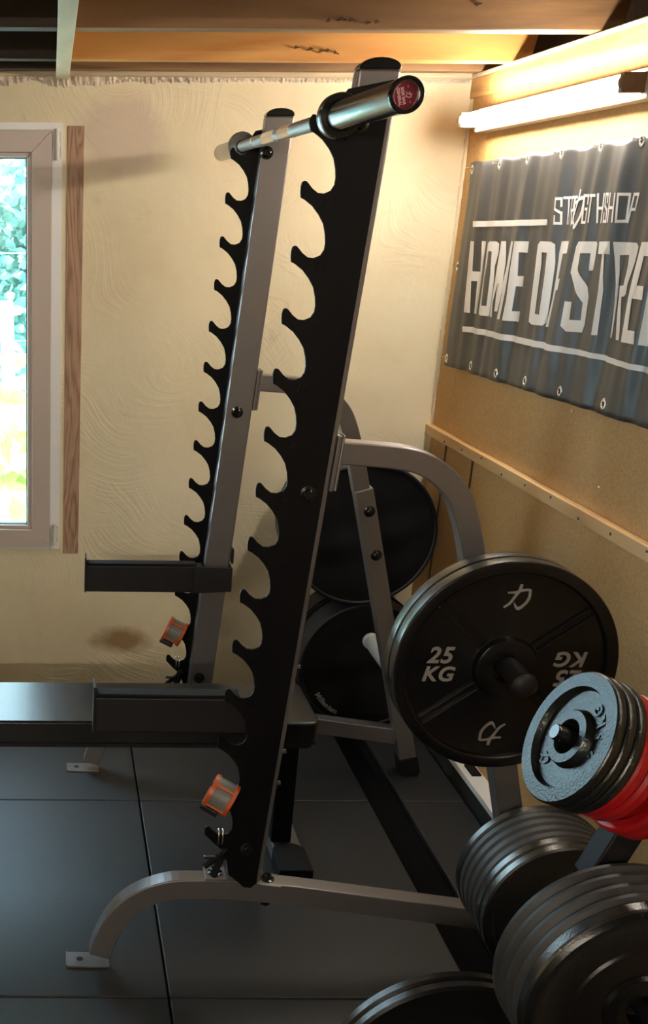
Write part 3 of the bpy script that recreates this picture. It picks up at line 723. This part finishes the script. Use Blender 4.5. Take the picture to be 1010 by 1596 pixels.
    # flanges where the upright meets the beam
    for p0, p1 in ((-.082, -.032), (.036, .095)):
        zz = lambda p: .226 if p < 0 else .2115 - (p - .06) * .13
        bm = BM(); prism(bm, [(p0, zz(p0)), (p1, zz(p1)), (p1, zz(p1) + .006), (p0, zz(p0) + .006)], a - .004, b + .004, T)
        fl = obj('flange', bm, 'silver', bb, bevel=.001)
        pc = (p0 + p1) / 2; cc = L(pc, q + (a+b)/2, zz(pc) + .006)
        obj('bolt', lathe(BM(), [(0, 0), (0, .018), (.002, .018), (.004, .012), (.011, .011), (.013, .008), (.008, .004), (.008, 0)], cc, (0, 0, 1), 20, closed=False), 'black_gloss', fl, smooth=.6)
        obj('bolt', cyl(BM(), cc - Vector((0, 0, .060)), cc - Vector((0, 0, .067)), .012, 6), 'black_gloss', fl)
    # foot of the upright welded between the flanges
    obj('weld_plate', prism(BM(), [(-.030, .224), (.040, .212), (.052, .250), (-.030, .262)], a + .004, b - .004, T), 'silver', up_)
    return t
near = stand(0, -1, 'black notched squat stand nearest the camera carrying the bar sleeve')
far = stand(Q, 1, 'grey squat stand with black notched edge, farther one beyond the bench')

# safety arms: removable, one in each stand
def safety(q, zs, p0, p1, qc, bracket, label):
    t = thing('safety_arm', L(p0, qc, zs - .09), label, 'safety arm')
    T = lambda v: L(*v)
    obj('arm_bar', bx(p0 + .004, p1, qc - .024, qc + .024, zs - .086, zs - .004, T=T), 'satin_black', t, bevel=.003)
    obj('rubber_pad', bx(p0 + .006, p1 - .02, qc - .019, qc + .019, zs - .004, zs + .003, T=T), 'rubber', t, bevel=.002)
    obj('end_plate', bx(p0, p0 + .005, qc - .026, qc + .026, zs - .088, zs + .022, T=T), 'satin_black', t, bevel=.001)
    if bracket is not None:
        b0, b1, sk = bracket
        obj('bracket', prism(BM(), [(b0, zs - .086), (b0 + .002, zs - .001), (b1, zs - .004), (b1, zs - .080)], qc - .032, qc - .026, T), 'satin_black', t, bevel=.002)
        obj('bracket', bx(b1 - .006, b1, qc - .030, qc + .04, zs - .080, zs - .006, T=T), 'satin_black', t, bevel=.002)
        obj('lug', bx(b1 + .0, b1 + .006, qc + .0, qc + .03, zs - .002, zs + .045, T=T), 'satin_black', t, bevel=.002)
    return t
safety(0, .690, -.352, -.010, .034, None, 'black flat safety arm at the near stand, in front of the bench pad')
safety(Q, .694, -.357, .0, Q - .060, (-.030, .088, 0), 'black safety arm on the far stand, sticking out to the left against the wall')

# ------------------------------------------------------------------ barbell
bp = lambda y: Vector((.5115 + .0136 * (y - 2.233), y, 1.8505 + .012 * (y - 2.233)))
bar = thing('barbell', bp(2.77), 'steel barbell with red end cap resting in the top notches of both stands', 'barbell')
bd = (bp(3) - bp(2)).normalized()
obj('shaft', cyl(BM(), bp(2.18), bp(3.36), .0142, 32), 'zinc', bar, smooth=.6)
for y0, y1 in ((2.60, 2.745), (2.80, 2.965)):
    obj('smooth_ring', cyl(BM(), bp(y0), bp(y1), .0147, 32), 'chrome_bright', bar, smooth=.6)
obj('smooth_ring', cyl(BM(), bp(3.12), bp(3.13), .0147, 32), 'chrome_bright', bar, smooth=.6)
def sleeve(y0, s, end=None):
    Y = lambda d: bp(y0 + s * d)
    bm = BM(); lathe(bm, [(0, .016), (.0, .036), (.003, .038), (.024, .038), (.028, .036), (.029, .027), (.034, .025), (.043, .025), (.046, .024), (.43, .024), (.436, .0245), (.440, .0235), (.440, .0205), (.431, .0200), (.431, 0)], bp(y0), bd * s, 64, closed=False)
    o = obj('sleeve', bm, 'chrome', bar, smooth=.5)
    return o
s1 = sleeve(2.193, -1)
obj('collar_face', lathe(BM(), [(.0285, .026), (.0295, .0262), (.0295, .0355), (.0285, .0358)], bp(2.193), -bd, 48), 'black_gloss', s1, smooth=.6)
ce = bp(2.193 - .4312)
obj('end_ring', lathe(BM(), [(-.002, .0200), (.0085, .0203), (.0095, .0215), (.0095, .0240), (.008, .0250), (-.004, .0249)], ce, -bd, 48), 'black_gloss', s1, smooth=.6)
st_ = obj('end_sticker', lathe(BM(), [(0, 0), (.0012, 0), (.0012, .0185), (0, .0188)], ce, -bd, 48, closed=False), 'sticker', s1)
U = Vector((math.cos(-1.32), 0, math.sin(-1.32))); V = Vector((-math.sin(-1.32), 0, math.cos(-1.32)))
def cap_m(u, v): 
    c = ce - bd * .0014 + U * u + V * v
    return Matrix(((U.x, V.x, -bd.x, c.x), (U.y, V.y, -bd.y, c.y), (U.z, V.z, -bd.z, c.z), (0, 0, 0, 1)))
bm = BM()
text_bm(bm, 'GENERAL', .0058, cap_m(.000, -.0095), .0, .00025, .0001, 1.0); text_bm(bm, '2028 BAR', .0058, cap_m(.0, -.0035), 0, .00025, .0001)
chikara(bm, .0095, lambda x, y, z: cap_m(0, 0) @ Vector((x, y + .0048, z * .1)), w=.12)
text_bm(bm, 'IIII', .0032, cap_m(-.0105, .005), 0, 0, .0001); text_bm(bm, 'IIII', .0032, cap_m(.0105, .005), 0, 0, .0001)
for a0, a1 in ((.5, 2.0), (3.4, 5.2)):
    P = [(.0168 * math.cos(a0 + (a1-a0) * i / 16), .0168 * math.sin(a0 + (a1-a0) * i / 16)) for i in range(17)]
    stroke(bm, P, [.0008] * 17, lambda x, y, z: cap_m(0, 0) @ Vector((x, y, z * .1)))
obj('end_print', bm, 'sticker_print', st_)
s2_ = sleeve(3.365, 1)

# ------------------------------------------------------------------ barbell clamps
def clamp(c, rx, label, sc=1.0):
    t = thing('bar_clamp', c, label, 'clamp', 'orange bar clamps hung on the stands')
    R = Euler(rx).to_matrix(); c = Vector(c)
    def place(bm):
        for v in bm.verts: v.co = R @ (v.co * sc) + c
        return bm
    n = 36
    for s in (-1, 1):
        bm = lathe(BM(), [(s * .017, .0275), (s * .026, .028), (s * .027, .031), (s * .026, .0350), (s * .018, .0355)], (0, 0, 0), (1, 0, 0), n)
        obj('orange_rim', place(bm), 'orange', t, smooth=.6)
    obj('inner_band', place(lathe(BM(), [(-.018, .0278), (.018, .0278), (.018, .0325), (-.018, .0325)], (0, 0, 0), (1, 0, 0), n)), 'grey_plastic', t, smooth=.6)
    for a in (0, 1, 2, 3):
        bm = BM(); an = a * PI / 2 + 2.2
        prism(bm, [(-.019, -.003), (.019, -.003), (.019, .003), (-.019, .003)], .0315, .0352, lambda v: Vector((v[0], v[1] * math.cos(an) - v[2] * math.sin(an), v[1] * math.sin(an) + v[2] * math.cos(an))))
        obj('bridge', place(bm), 'orange', t, bevel=.001)
    bm = BM(); box(bm, -.022, .012, -.012, .012, -.046, -.034); box(bm, -.026, -.018, -.008, .008, -.048, -.040)
    obj('lever', place(bm), 'black_gloss', t, bevel=.002)
    return t
clamp(L(-.058, .003, .452), (0, .40, -.35), 'orange and grey bar clamp hanging on a low notch of the near stand', 1.12)
clamp(L(-.068, Q - .005, .453), (0, .40, -.25), 'orange and grey bar clamp hanging on a low notch of the far stand', 1.12)

def spring_clip(c, label):
    t = thing('spring_clip', c, label, 'clip', 'spring clips hung on the lowest notches'); c = Vector(c)
    f = lambda x, y, z: c + RX * x + RY * y + Vector((0, 0, z))
    for dx in (-.004, .005):
        bm = BM(); P = [f(dx, .010 * math.cos(2*PI*i/16), -.008 + .020 * math.sin(2*PI*i/16)) for i in range(17)]
        tubepath(bm, P, .0022, 8); obj('spring_loop', bm, 'chrome_bright', t, smooth=1)
    bm = BM()
    for k in range(3):
        tubepath(bm, [f(.004 + .024 * math.cos(2*PI*i/20) * .35 + (k-1) * .004, -.006 + .018 * math.sin(2*PI*i/20), -.062 + .034 * math.cos(2*PI*i/20 + 1)) for i in range(21)], .0025, 8)
    obj('coil', bm, 'satin_black', t, smooth=1)
    for a, b in (((0, -.01, -.05), (-.034, -.014, -.078)), ((.004, -.01, -.06), (-.012, -.012, -.105))):
        g = obj('grip', cyl(BM(), f(*a), f(*b), .0075, 14), 'rubber', t, smooth=.6)
    obj('lever', bx(-.036, -.008, -.016, -.010, -.058, -.050, T=lambda v: f(*v)), 'chrome', t, bevel=.001)
    return t
spring_clip(L(-.055, .003, .352), 'black spring clip with silver loops on the lowest notch of the near stand')
spring_clip(L(-.055, Q + .003, .352), 'spring clip with silver loops on the far stand, just above the bench')

# ------------------------------------------------------------------ bench
bench = thing('weight_bench', (.2, 2.76, ZF), 'flat black padded weight bench between the two stands', 'bench')
def rounded_rect(x0, x1, y0, y1, r, n=6):
    P = []
    for cx, cy, a in ((x1-r, y1-r, 0), (x0+r, y1-r, PI/2), (x0+r, y0+r, PI), (x1-r, y0+r, 1.5*PI)):
        P += [(cx + r*math.cos(a + PI/2*i/n), cy + r*math.sin(a + PI/2*i/n)) for i in range(n+1)]
    return P
RT = lambda v: Vector((v[0], v[2], v[1]))
obj('pad', prism(BM(), rounded_rect(-.62, .707, 2.628, 2.893, .022), .385, .450, RT), 'vinyl', bench, bevel=.006, smooth=.7)
obj('pad_board', prism(BM(), rounded_rect(-.60, .695, 2.64, 2.88, .02), .371, .385, RT), 'satin_black', bench)
obj('frame_rail', bx(-.56, .66, 2.735, 2.785, .325, .371), 'black_steel', bench, bevel=.003)
for x, m in ((.655, 0), (-.52, 1)):
    obj('leg', bx(x - .028, x + .028, 2.735, 2.785, .03, .34), 'black_steel', bench, bevel=.003)
    ft = obj('foot_bar', bx(x - .026, x + .054, 2.62, 2.91, ZF + .006, ZF + .052), 'silver', bench, bevel=.003)
    for y0, y1 in ((2.585, 2.72), (2.80, 2.93)):
        if y0 > 2.7: continue
        obj('rubber_boot', prism(BM(), [(x - .032, y0), (x + .060, y0)] + [(x + .014 + .046 * math.cos(a), y1 - .035 + .045 * math.sin(a)) for a in [PI*i/12 for i in range(13)]], ZF, ZF + .056, RT), 'rubber', ft, bevel=.003)
    obj('rubber_boot', bx(x - .032, x + .060, 2.86, 2.93, ZF, ZF + .056), 'rubber', ft, bevel=.003)

# ------------------------------------------------------------------ weight plates
def place_plate(o, c, axis):
    """local -Y is the face; turn it to look along axis"""
    a = Vector(axis).normalized(); z = Vector((0, 0, 1)); x = (-a).cross(z).normalized(); z2 = x.cross(-a).normalized()
    m = Matrix((x, -a, z2)).transposed()
    o.matrix_world = Matrix.Translation(c) @ m.to_4x4(); return o
def plate_obj(name, prof, m, label, group=None, n=96):
    bm = BM(); lathe(bm, prof, (0, 0, 0), (0, 1, 0), n)
    o = obj(name, bm, m, smooth=.5); o['local'] = 1
    Rm = max(r for _, r in prof)
    if m in ('iron', 'hammertone') and Rm > .15:          # rims take a brighter metal, so their highlight is painted in
        o.data.materials.append(M['rim_highlight'])
        for f in o.data.polygons:
            c_ = f.center
            if abs(f.normal.y) < .6 and math.hypot(c_.x, c_.z) > Rm * .97: f.material_index = 1
    return tag(o, label, 'weight plate', group)
def copy_plate(src, c, axis, label):
    o = src.copy(); C.objects.link(o); o['label'] = label
    for ch in src.children:
        d = ch.copy(); C.objects.link(d); d.parent = o; d.matrix_parent_inverse = ch.matrix_parent_inverse.copy()
    place_plate(o, c, axis); return o
TT = lambda x, y, z: Vector((x, -z, y))
# 25 kg: face at local y=0, thickness 36 mm
P25 = [(.0015, .2235), (0, .220), (0, .203), (.0025, .200), (.010, .198), (.010, .069), (.0085, .066), (-.004, .061), (-.006, .057), (-.006, .030), (-.003, .0265), (.029, .0265), (.029, .070), (.036, .074), (.036, .221), (.0345, .2242), (.031, .225), (.004, .225)]
p25 = plate_obj('weight_plate', P25, 'iron', 'large black 25 kg iron plate facing the camera, front one on the near stand peg', 'black 25 kg plates on the near stand', 128)
bm = BM()
def txt(bm, s, size, x, z, rot, y=.0092, ext=.0010, shear=.22, bold=.0012, sp=1.08):
    c, s_ = math.cos(rot), math.sin(rot)
    text_bm(bm, s, size, Matrix(((c, -s_, 0, x), (0, 0, -1, y), (s_, c, 0, z), (0, 0, 0, 1))), shear, bold, ext, sp)
bm.free()
for rot, sg in ((0, 1), (PI, -1)):
    bm = BM(); txt(bm, '25', .048, -.133 * sg, .022 * sg, rot); txt(bm, 'KG', .044, -.133 * sg, -.019 * sg, rot)
    obj('weight_marking', bm, 'number_paint', p25, recalc=False)
    bm = BM(); chikara(bm, .054, lambda x, y, z: Vector(((x + .004) * sg, .0095 - z, (y + .150) * sg)), h=.0015, w=.09)
    obj('brush_emblem', bm, 'number_paint', p25)
for k, an in enumerate((.66, PI - .76, PI + .66, -.72)):
    d = Vector((math.cos(an), math.sin(an))); nrm = Vector((-d.y, d.x)); bm = BM()
    poly = [(.064, -.011), (.197, -.011), (.197, -.0065), (.070, -.0065), (.070, .0065), (.197, .0065), (.197, .011), (.064, .011)]
    prism(bm, [tuple(d * a_ + nrm * b_) for a_, b_ in poly], .0035, .0104, lambda v: Vector((v[0], v[1], v[2])))
    obj('rib', bm, 'iron', p25, bevel=.0012)
pc = lambda q: L(.483, q, .829)
place_plate(p25, L(.475, -.141, .828), -RY)
copy_plate(p25, L(.475, -.141 + .038, .828), -RY, 'black 25 kg iron plate right behind the front one on the near stand peg')

# generic smaller plates
def disc(R, th, hub=.05, rim=.022, rec=.006, rr=.004, hole=.0265):
    return [(rr * .6, R - rr * .4), (0, R - rr), (0, R - rim), (rec, R - rim - .004), (rec, hub + .006), (-.001, hub), (-.001, hole + .002), (.002, hole), (th, hole), (th, R - rr), (th - rr * .6, R - rr * .4), (th - rr, R), (rr, R)]
# stack on the lower peg of the near stand
s2p = Vector((.45 + .461 + (.967 - .333) * .257, 0, .333))
def s2c(q): return L(.461 + (.967 - .310) * .257 + .004, q, .308)
iron10 = plate_obj('weight_plate', disc(.166, .024, .045, .020, .008), 'hammertone', 'glossy black iron plate, rearmost in the lower stack on the near stand', 'plates on the lower peg of the near stand')
place_plate(iron10, s2c(-.085), -RY)
rub10 = plate_obj('weight_plate', disc(.165, .0262, .05, .03, .004, .006), 'bumper', 'dull rubber plate second from the back in the lower stack of the near stand', 'plates on the lower peg of the near stand')
place_plate(rub10, s2c(-.112), -RY)
for i, w in enumerate(('third', 'fourth', 'fifth')):
    copy_plate(rub10, s2c(-.112 - .027 * (i + 1)), -RY, 'dull rubber plate %s from the back in the lower stack of the near stand' % w)
copy_plate(iron10, s2c(-.217), -RY, 'thin glossy iron plate, second from the front in the lower stack of the near stand')
copy_plate(iron10, s2c(-.243), -RY, 'glossy iron plate, front one of the lower stack on the near stand')

# weight tree at the right edge
tree = thing('weight_tree', (.95, 1.52, ZF), 'black weight tree with leaning legs and pegs at the right edge', 'weight tree')
TW = lambda v: Vector((v[0], v[1], v[2]))
xl = lambda z: .880 + (z - .736) * .40
obj('leg', band(BM(), [(.872, ZF + .03), (.872, .70), (xl(1.06), 1.06)], .045, 1.512, 1.557, TW), 'satin_black', tree, bevel=.003)
obj('leg', band(BM(), [(xl(1.06) + .01, 1.06), (1.285, ZF + .03)], .045, 1.5125, 1.5565, TW), 'satin_black', tree, bevel=.003)
obj('base_bar', bx(.70, 1.29, 1.505, 1.565, ZF, ZF + .045), 'satin_black', tree, bevel=.003)
obj('base_foot', bx(1.03, 1.09, 1.30, 1.76, ZF, ZF + .03), 'satin_black', tree, bevel=.003)
NA = Vector((-.92, .0, .39)).normalized()
root = Vector((.764, 1.487, .965)) - NA * .225
TC = Vector((.764, 1.487, .965))
def peg(a, b, r, m='black_gloss'):
    bm = BM(); d = Vector(b) - Vector(a); ln = d.length
    lathe(bm, [(0, 0), (0, r), (ln - .004, r), (ln, r * .85), (ln, 0)], a, d, 28, closed=False); return obj('peg', bm, m, tree, smooth=.5)
peg(TC - NA * .215, TC + NA * .022, .0125)
BC = Vector((.894, 0, .568))
peg((BC.x, 1.515, BC.z), (BC.x, 1.335, BC.z), .0125)
obj('peg_gusset', bx(.815, .905, 1.505, 1.512, .555, .595), 'satin_black', tree)
obj('side_bar', bx(.715, .89, 1.557, 1.565, .202, .228), 'satin_black', tree)
peg((.725, 1.564, .214), (.725, 1.668, .214), .0125)

# small 2.5 kg plates, big rubber plates, red plates
P2 = [(.0012, .1025), (0, .101), (0, .080), (.010, .076), (.011, .046), (.002, .043), (-.001, .041), (-.001, .0275), (.002, .0262), (.0155, .0262), (.0155, .101), (.014, .1028), (.011, .104), (.004, .104)]
p2 = plate_obj('weight_plate', P2, 'hammertone', 'small 2.5 kg plate catching blue daylight, front one on the weight tree', 'small 2.5 kg plates on the upper peg of the weight tree')
bm = BM()
def arc_text(bm, s, size, r, a_mid, y, step):
    n = len(s)
    for i, ch in enumerate(s):
        a = a_mid - (i - (n - 1) / 2) * step; rot = a - PI / 2
        txt(bm, ch, size, r * math.cos(a), r * math.sin(a), rot, y, .0016, 0, .0006)
arc_text(bm, '2.5KG', .024, .0595, -.25 + PI * .0 + .0, .0112, .0)
bm.free(); bm = BM()
s_ = '2.5KG'; steps = [0, .28, .50, .86, 1.24]
for ch, st in zip(s_, steps):
    a = .05 + st - 0; rot = a + PI / 2
    txt(bm, ch, .0235, .0600 * math.cos(a), .0600 * math.sin(a), rot, .0105, .0022, 0, .0008)
obj('weight_marking', bm, 'hammertone', p2, recalc=False)
bm = BM(); a = -2.15
chikara(bm, .022, lambda x, y, z: Vector((.0595 * math.cos(a) + x * math.cos(a + 1.57) - y * math.sin(a + 1.57), .0105 - z, .0595 * math.sin(a) + x * math.sin(a + 1.57) + y * math.cos(a + 1.57))), h=.002, w=.16)
obj('brush_emblem', bm, 'hammertone', p2)
place_plate(p2, TC, NA)
copy_plate(p2, TC - NA * .0170, NA, 'small black plate second from the front on the upper peg of the weight tree')
copy_plate(p2, TC - NA * .0340, NA, 'small black plate just before the red ones on the weight tree')
pr = plate_obj('weight_plate', disc(.106, .020, .045, .018, .008, .005), 'red', 'larger red plate with a pale rim at the right picture edge', 'red plates on the upper peg of the weight tree')
bm = BM(); chikara(bm, .024, lambda x, y, z: Vector((.068 * math.cos(1.0) + x, .0075 - z, .068 * math.sin(1.0) + y)), h=.002, w=.16)
obj('brush_emblem', bm, 'number_paint', pr)
place_plate(pr, TC - NA * .112, NA)
copy_plate(pr, TC - NA * .134, NA, 'red weight plate farthest along the upper peg of the weight tree')
pr2 = plate_obj('weight_plate', disc(.0985, .021, .045, .018, .008, .005), 'red', 'narrow red plate squeezed right behind the small black ones', 'red plates on the upper peg of the weight tree')
place_plate(pr2, TC - NA * .052, NA); copy_plate(pr2, TC - NA * .0745, NA, 'narrow red plate second behind the small black ones')

big = plate_obj('weight_plate', disc(.180, .0255, .052, .040, .003, .009), 'bumper', 'worn black rubber plate, rearmost of the big corner stack', 'big rubber plates on the weight tree')
place_plate(big, (BC.x, 1.474, BC.z), (0, -1, 0))
for i, w in enumerate(('second from the back', 'third from the back', 'fourth from the back')):
    copy_plate(big, (BC.x, 1.474 - .0265 * (i + 1), BC.z), (0, -1, 0), 'worn black rubber plate %s in the big corner stack' % w)
bigf = plate_obj('weight_plate', [(.006, .177), (0, .169), (.002, .155), (.006, .146), (.006, .112), (.003, .108), (.008, .104), (.008, .062), (.001, .058), (-.002, .05), (-.002, .042), (.002, .038), (.002, .030), (.004, .0265), (.030, .0265), (.030, .174), (.026, .180), (.010, .180)], 'iron', 'glossy black plate with raised hub rings, front of the big lower right stack')
place_plate(bigf, (BC.x, 1.363, BC.z), (0, -1, 0))
low = plate_obj('weight_plate', disc(.2245, .024, .05, .028, .008, .005), 'iron', 'large black iron plate at the bottom edge, rear one of the pair', 'large iron plates standing at the bottom edge')
place_plate(low, (.725, 1.612, .214), (0, -1, 0))
copy_plate(low, (.725, 1.586, .214), (0, -1, 0), 'large black iron plate at the bottom edge, front one of the pair')

# ------------------------------------------------------------------ round drum bags in the corner
def drum_bag(c, R, dep, name, label, lean=0):
    t = thing('drum_bag', (c[0], c[1] + dep / 2, c[2] - R), label, 'drum bag'); 
    d = Vector((0, math.cos(lean), math.sin(lean)))
    bm = lathe(BM(), [(.004, R - .012), (.0, R - .006), (.004, R), (.012, R + .001), (dep - .012, R - .002), (dep, R - .01), (dep - .004, 0)], c, d, 96, closed=False)
    side_ = obj('side_wall', bm, 'bagside', t, smooth=.8)
    prof = [(.006, R - .010)] + [(.004 + .0 * k, r) for k, r in enumerate([R * x for x in (.9, .75, .6, .45, .3, .15)])] + [(.004, 0)]
    bm = lathe(BM(), prof, c, d, 96, closed=False); rnd = random.Random(int(R * 1e4))
    for v in bm.verts:
        r_ = (v.co - Vector(c)).length; k = max(0, 1 - (r_ / R) ** 4)
        v.co.y += k * (.006 * math.sin(v.co.x * 31 + v.co.z * 19) + .005 * math.sin(v.co.z * 43 - v.co.x * 11))
    obj('front_panel', bm, 'bag', t, smooth=2)
    obj('piping', lathe(BM(), [(-.003 + .003 * math.cos(x), R - .006 + .003 * math.sin(x)) for x in [2*PI*i/8 for i in range(8)]], c, d, 96), 'bag', t, smooth=2)
    zp = BM()
    for dy in (.45, .55): lathe(zp, [(dep * dy - .002, R), (dep * dy - .002, R + .004), (dep * dy + .002, R + .004), (dep * dy + .002, R)], c, d, 96)
    obj('zip_seam', zp, 'bag', t)
    return t
lowb = drum_bag((1.104, 3.60, .2105), .232, .28, 'drum_bag', 'round black drum bag standing on the floor in the corner')
ctr = Vector((1.104, 3.594, .2105)); bm = BM()
for i, ch in enumerate('Millenium'):
    a = math.radians(218 + i * 4.6); 
    w = {0: -1.6}.get(i, 0)
    a = math.radians(213.5 + [0, 4.4, 6.6, 8.6, 11.4, 15.4, 19.0, 21.8, 26.4][i]); rot = a + PI / 2
    c_, s_ = math.cos(rot), math.sin(rot)
    text_bm(bm, ch, .026, Matrix(((c_, -s_, 0, ctr.x + .190 * math.cos(a)), (0, 0, -1, 3.5925), (s_, c_, 0, ctr.z + .190 * math.sin(a)), (0, 0, 0, 1))), 0, .0006, .0006)
for o in lowb.children:
    if o.name.startswith('front_panel'): obj('printed_name', bm, 'bagtext', o)
drum_bag((1.047, 3.59, .689), .2445, .30, 'drum_bag', 'larger round black drum bag lying on top of the lower one')

# small dark block on the white ledge
tag(obj('rubber_block', bx(1.315, 1.345, 3.09, 3.16, .055, .061), 'rubber', bevel=.001), 'thin dark rubber pad lying on the white ledge beside the near stand leg', 'pad')
# stray screws in the right wall
for i, (y, z, lb) in enumerate(((2.908, 1.213, 'small screw in the fibreboard just under the banner'), (2.70, 1.06, 'small screw in the fibreboard above the batten'))):
    tag(obj('screw', lathe(BM(), [(0, 0), (0, .005), (.003, .004), (.004, 0)], (XW, y, z), (-1, 0, 0), 12, closed=False), 'eyelet', smooth=.8), lb, 'screw')
b_ = [o for o in bpy.data.objects if o.name.startswith('trim_6')][0]
for i in range(11):
    y = 3.75 - i * .17
    obj('nail', lathe(BM(), [(0, 0), (0, .004), (.0015, .0035), (.0015, 0)], (XW - .024, y, .98 + (i % 3 - 1) * .007), (-1, 0, 0), 10, closed=False), 'nail', b_)
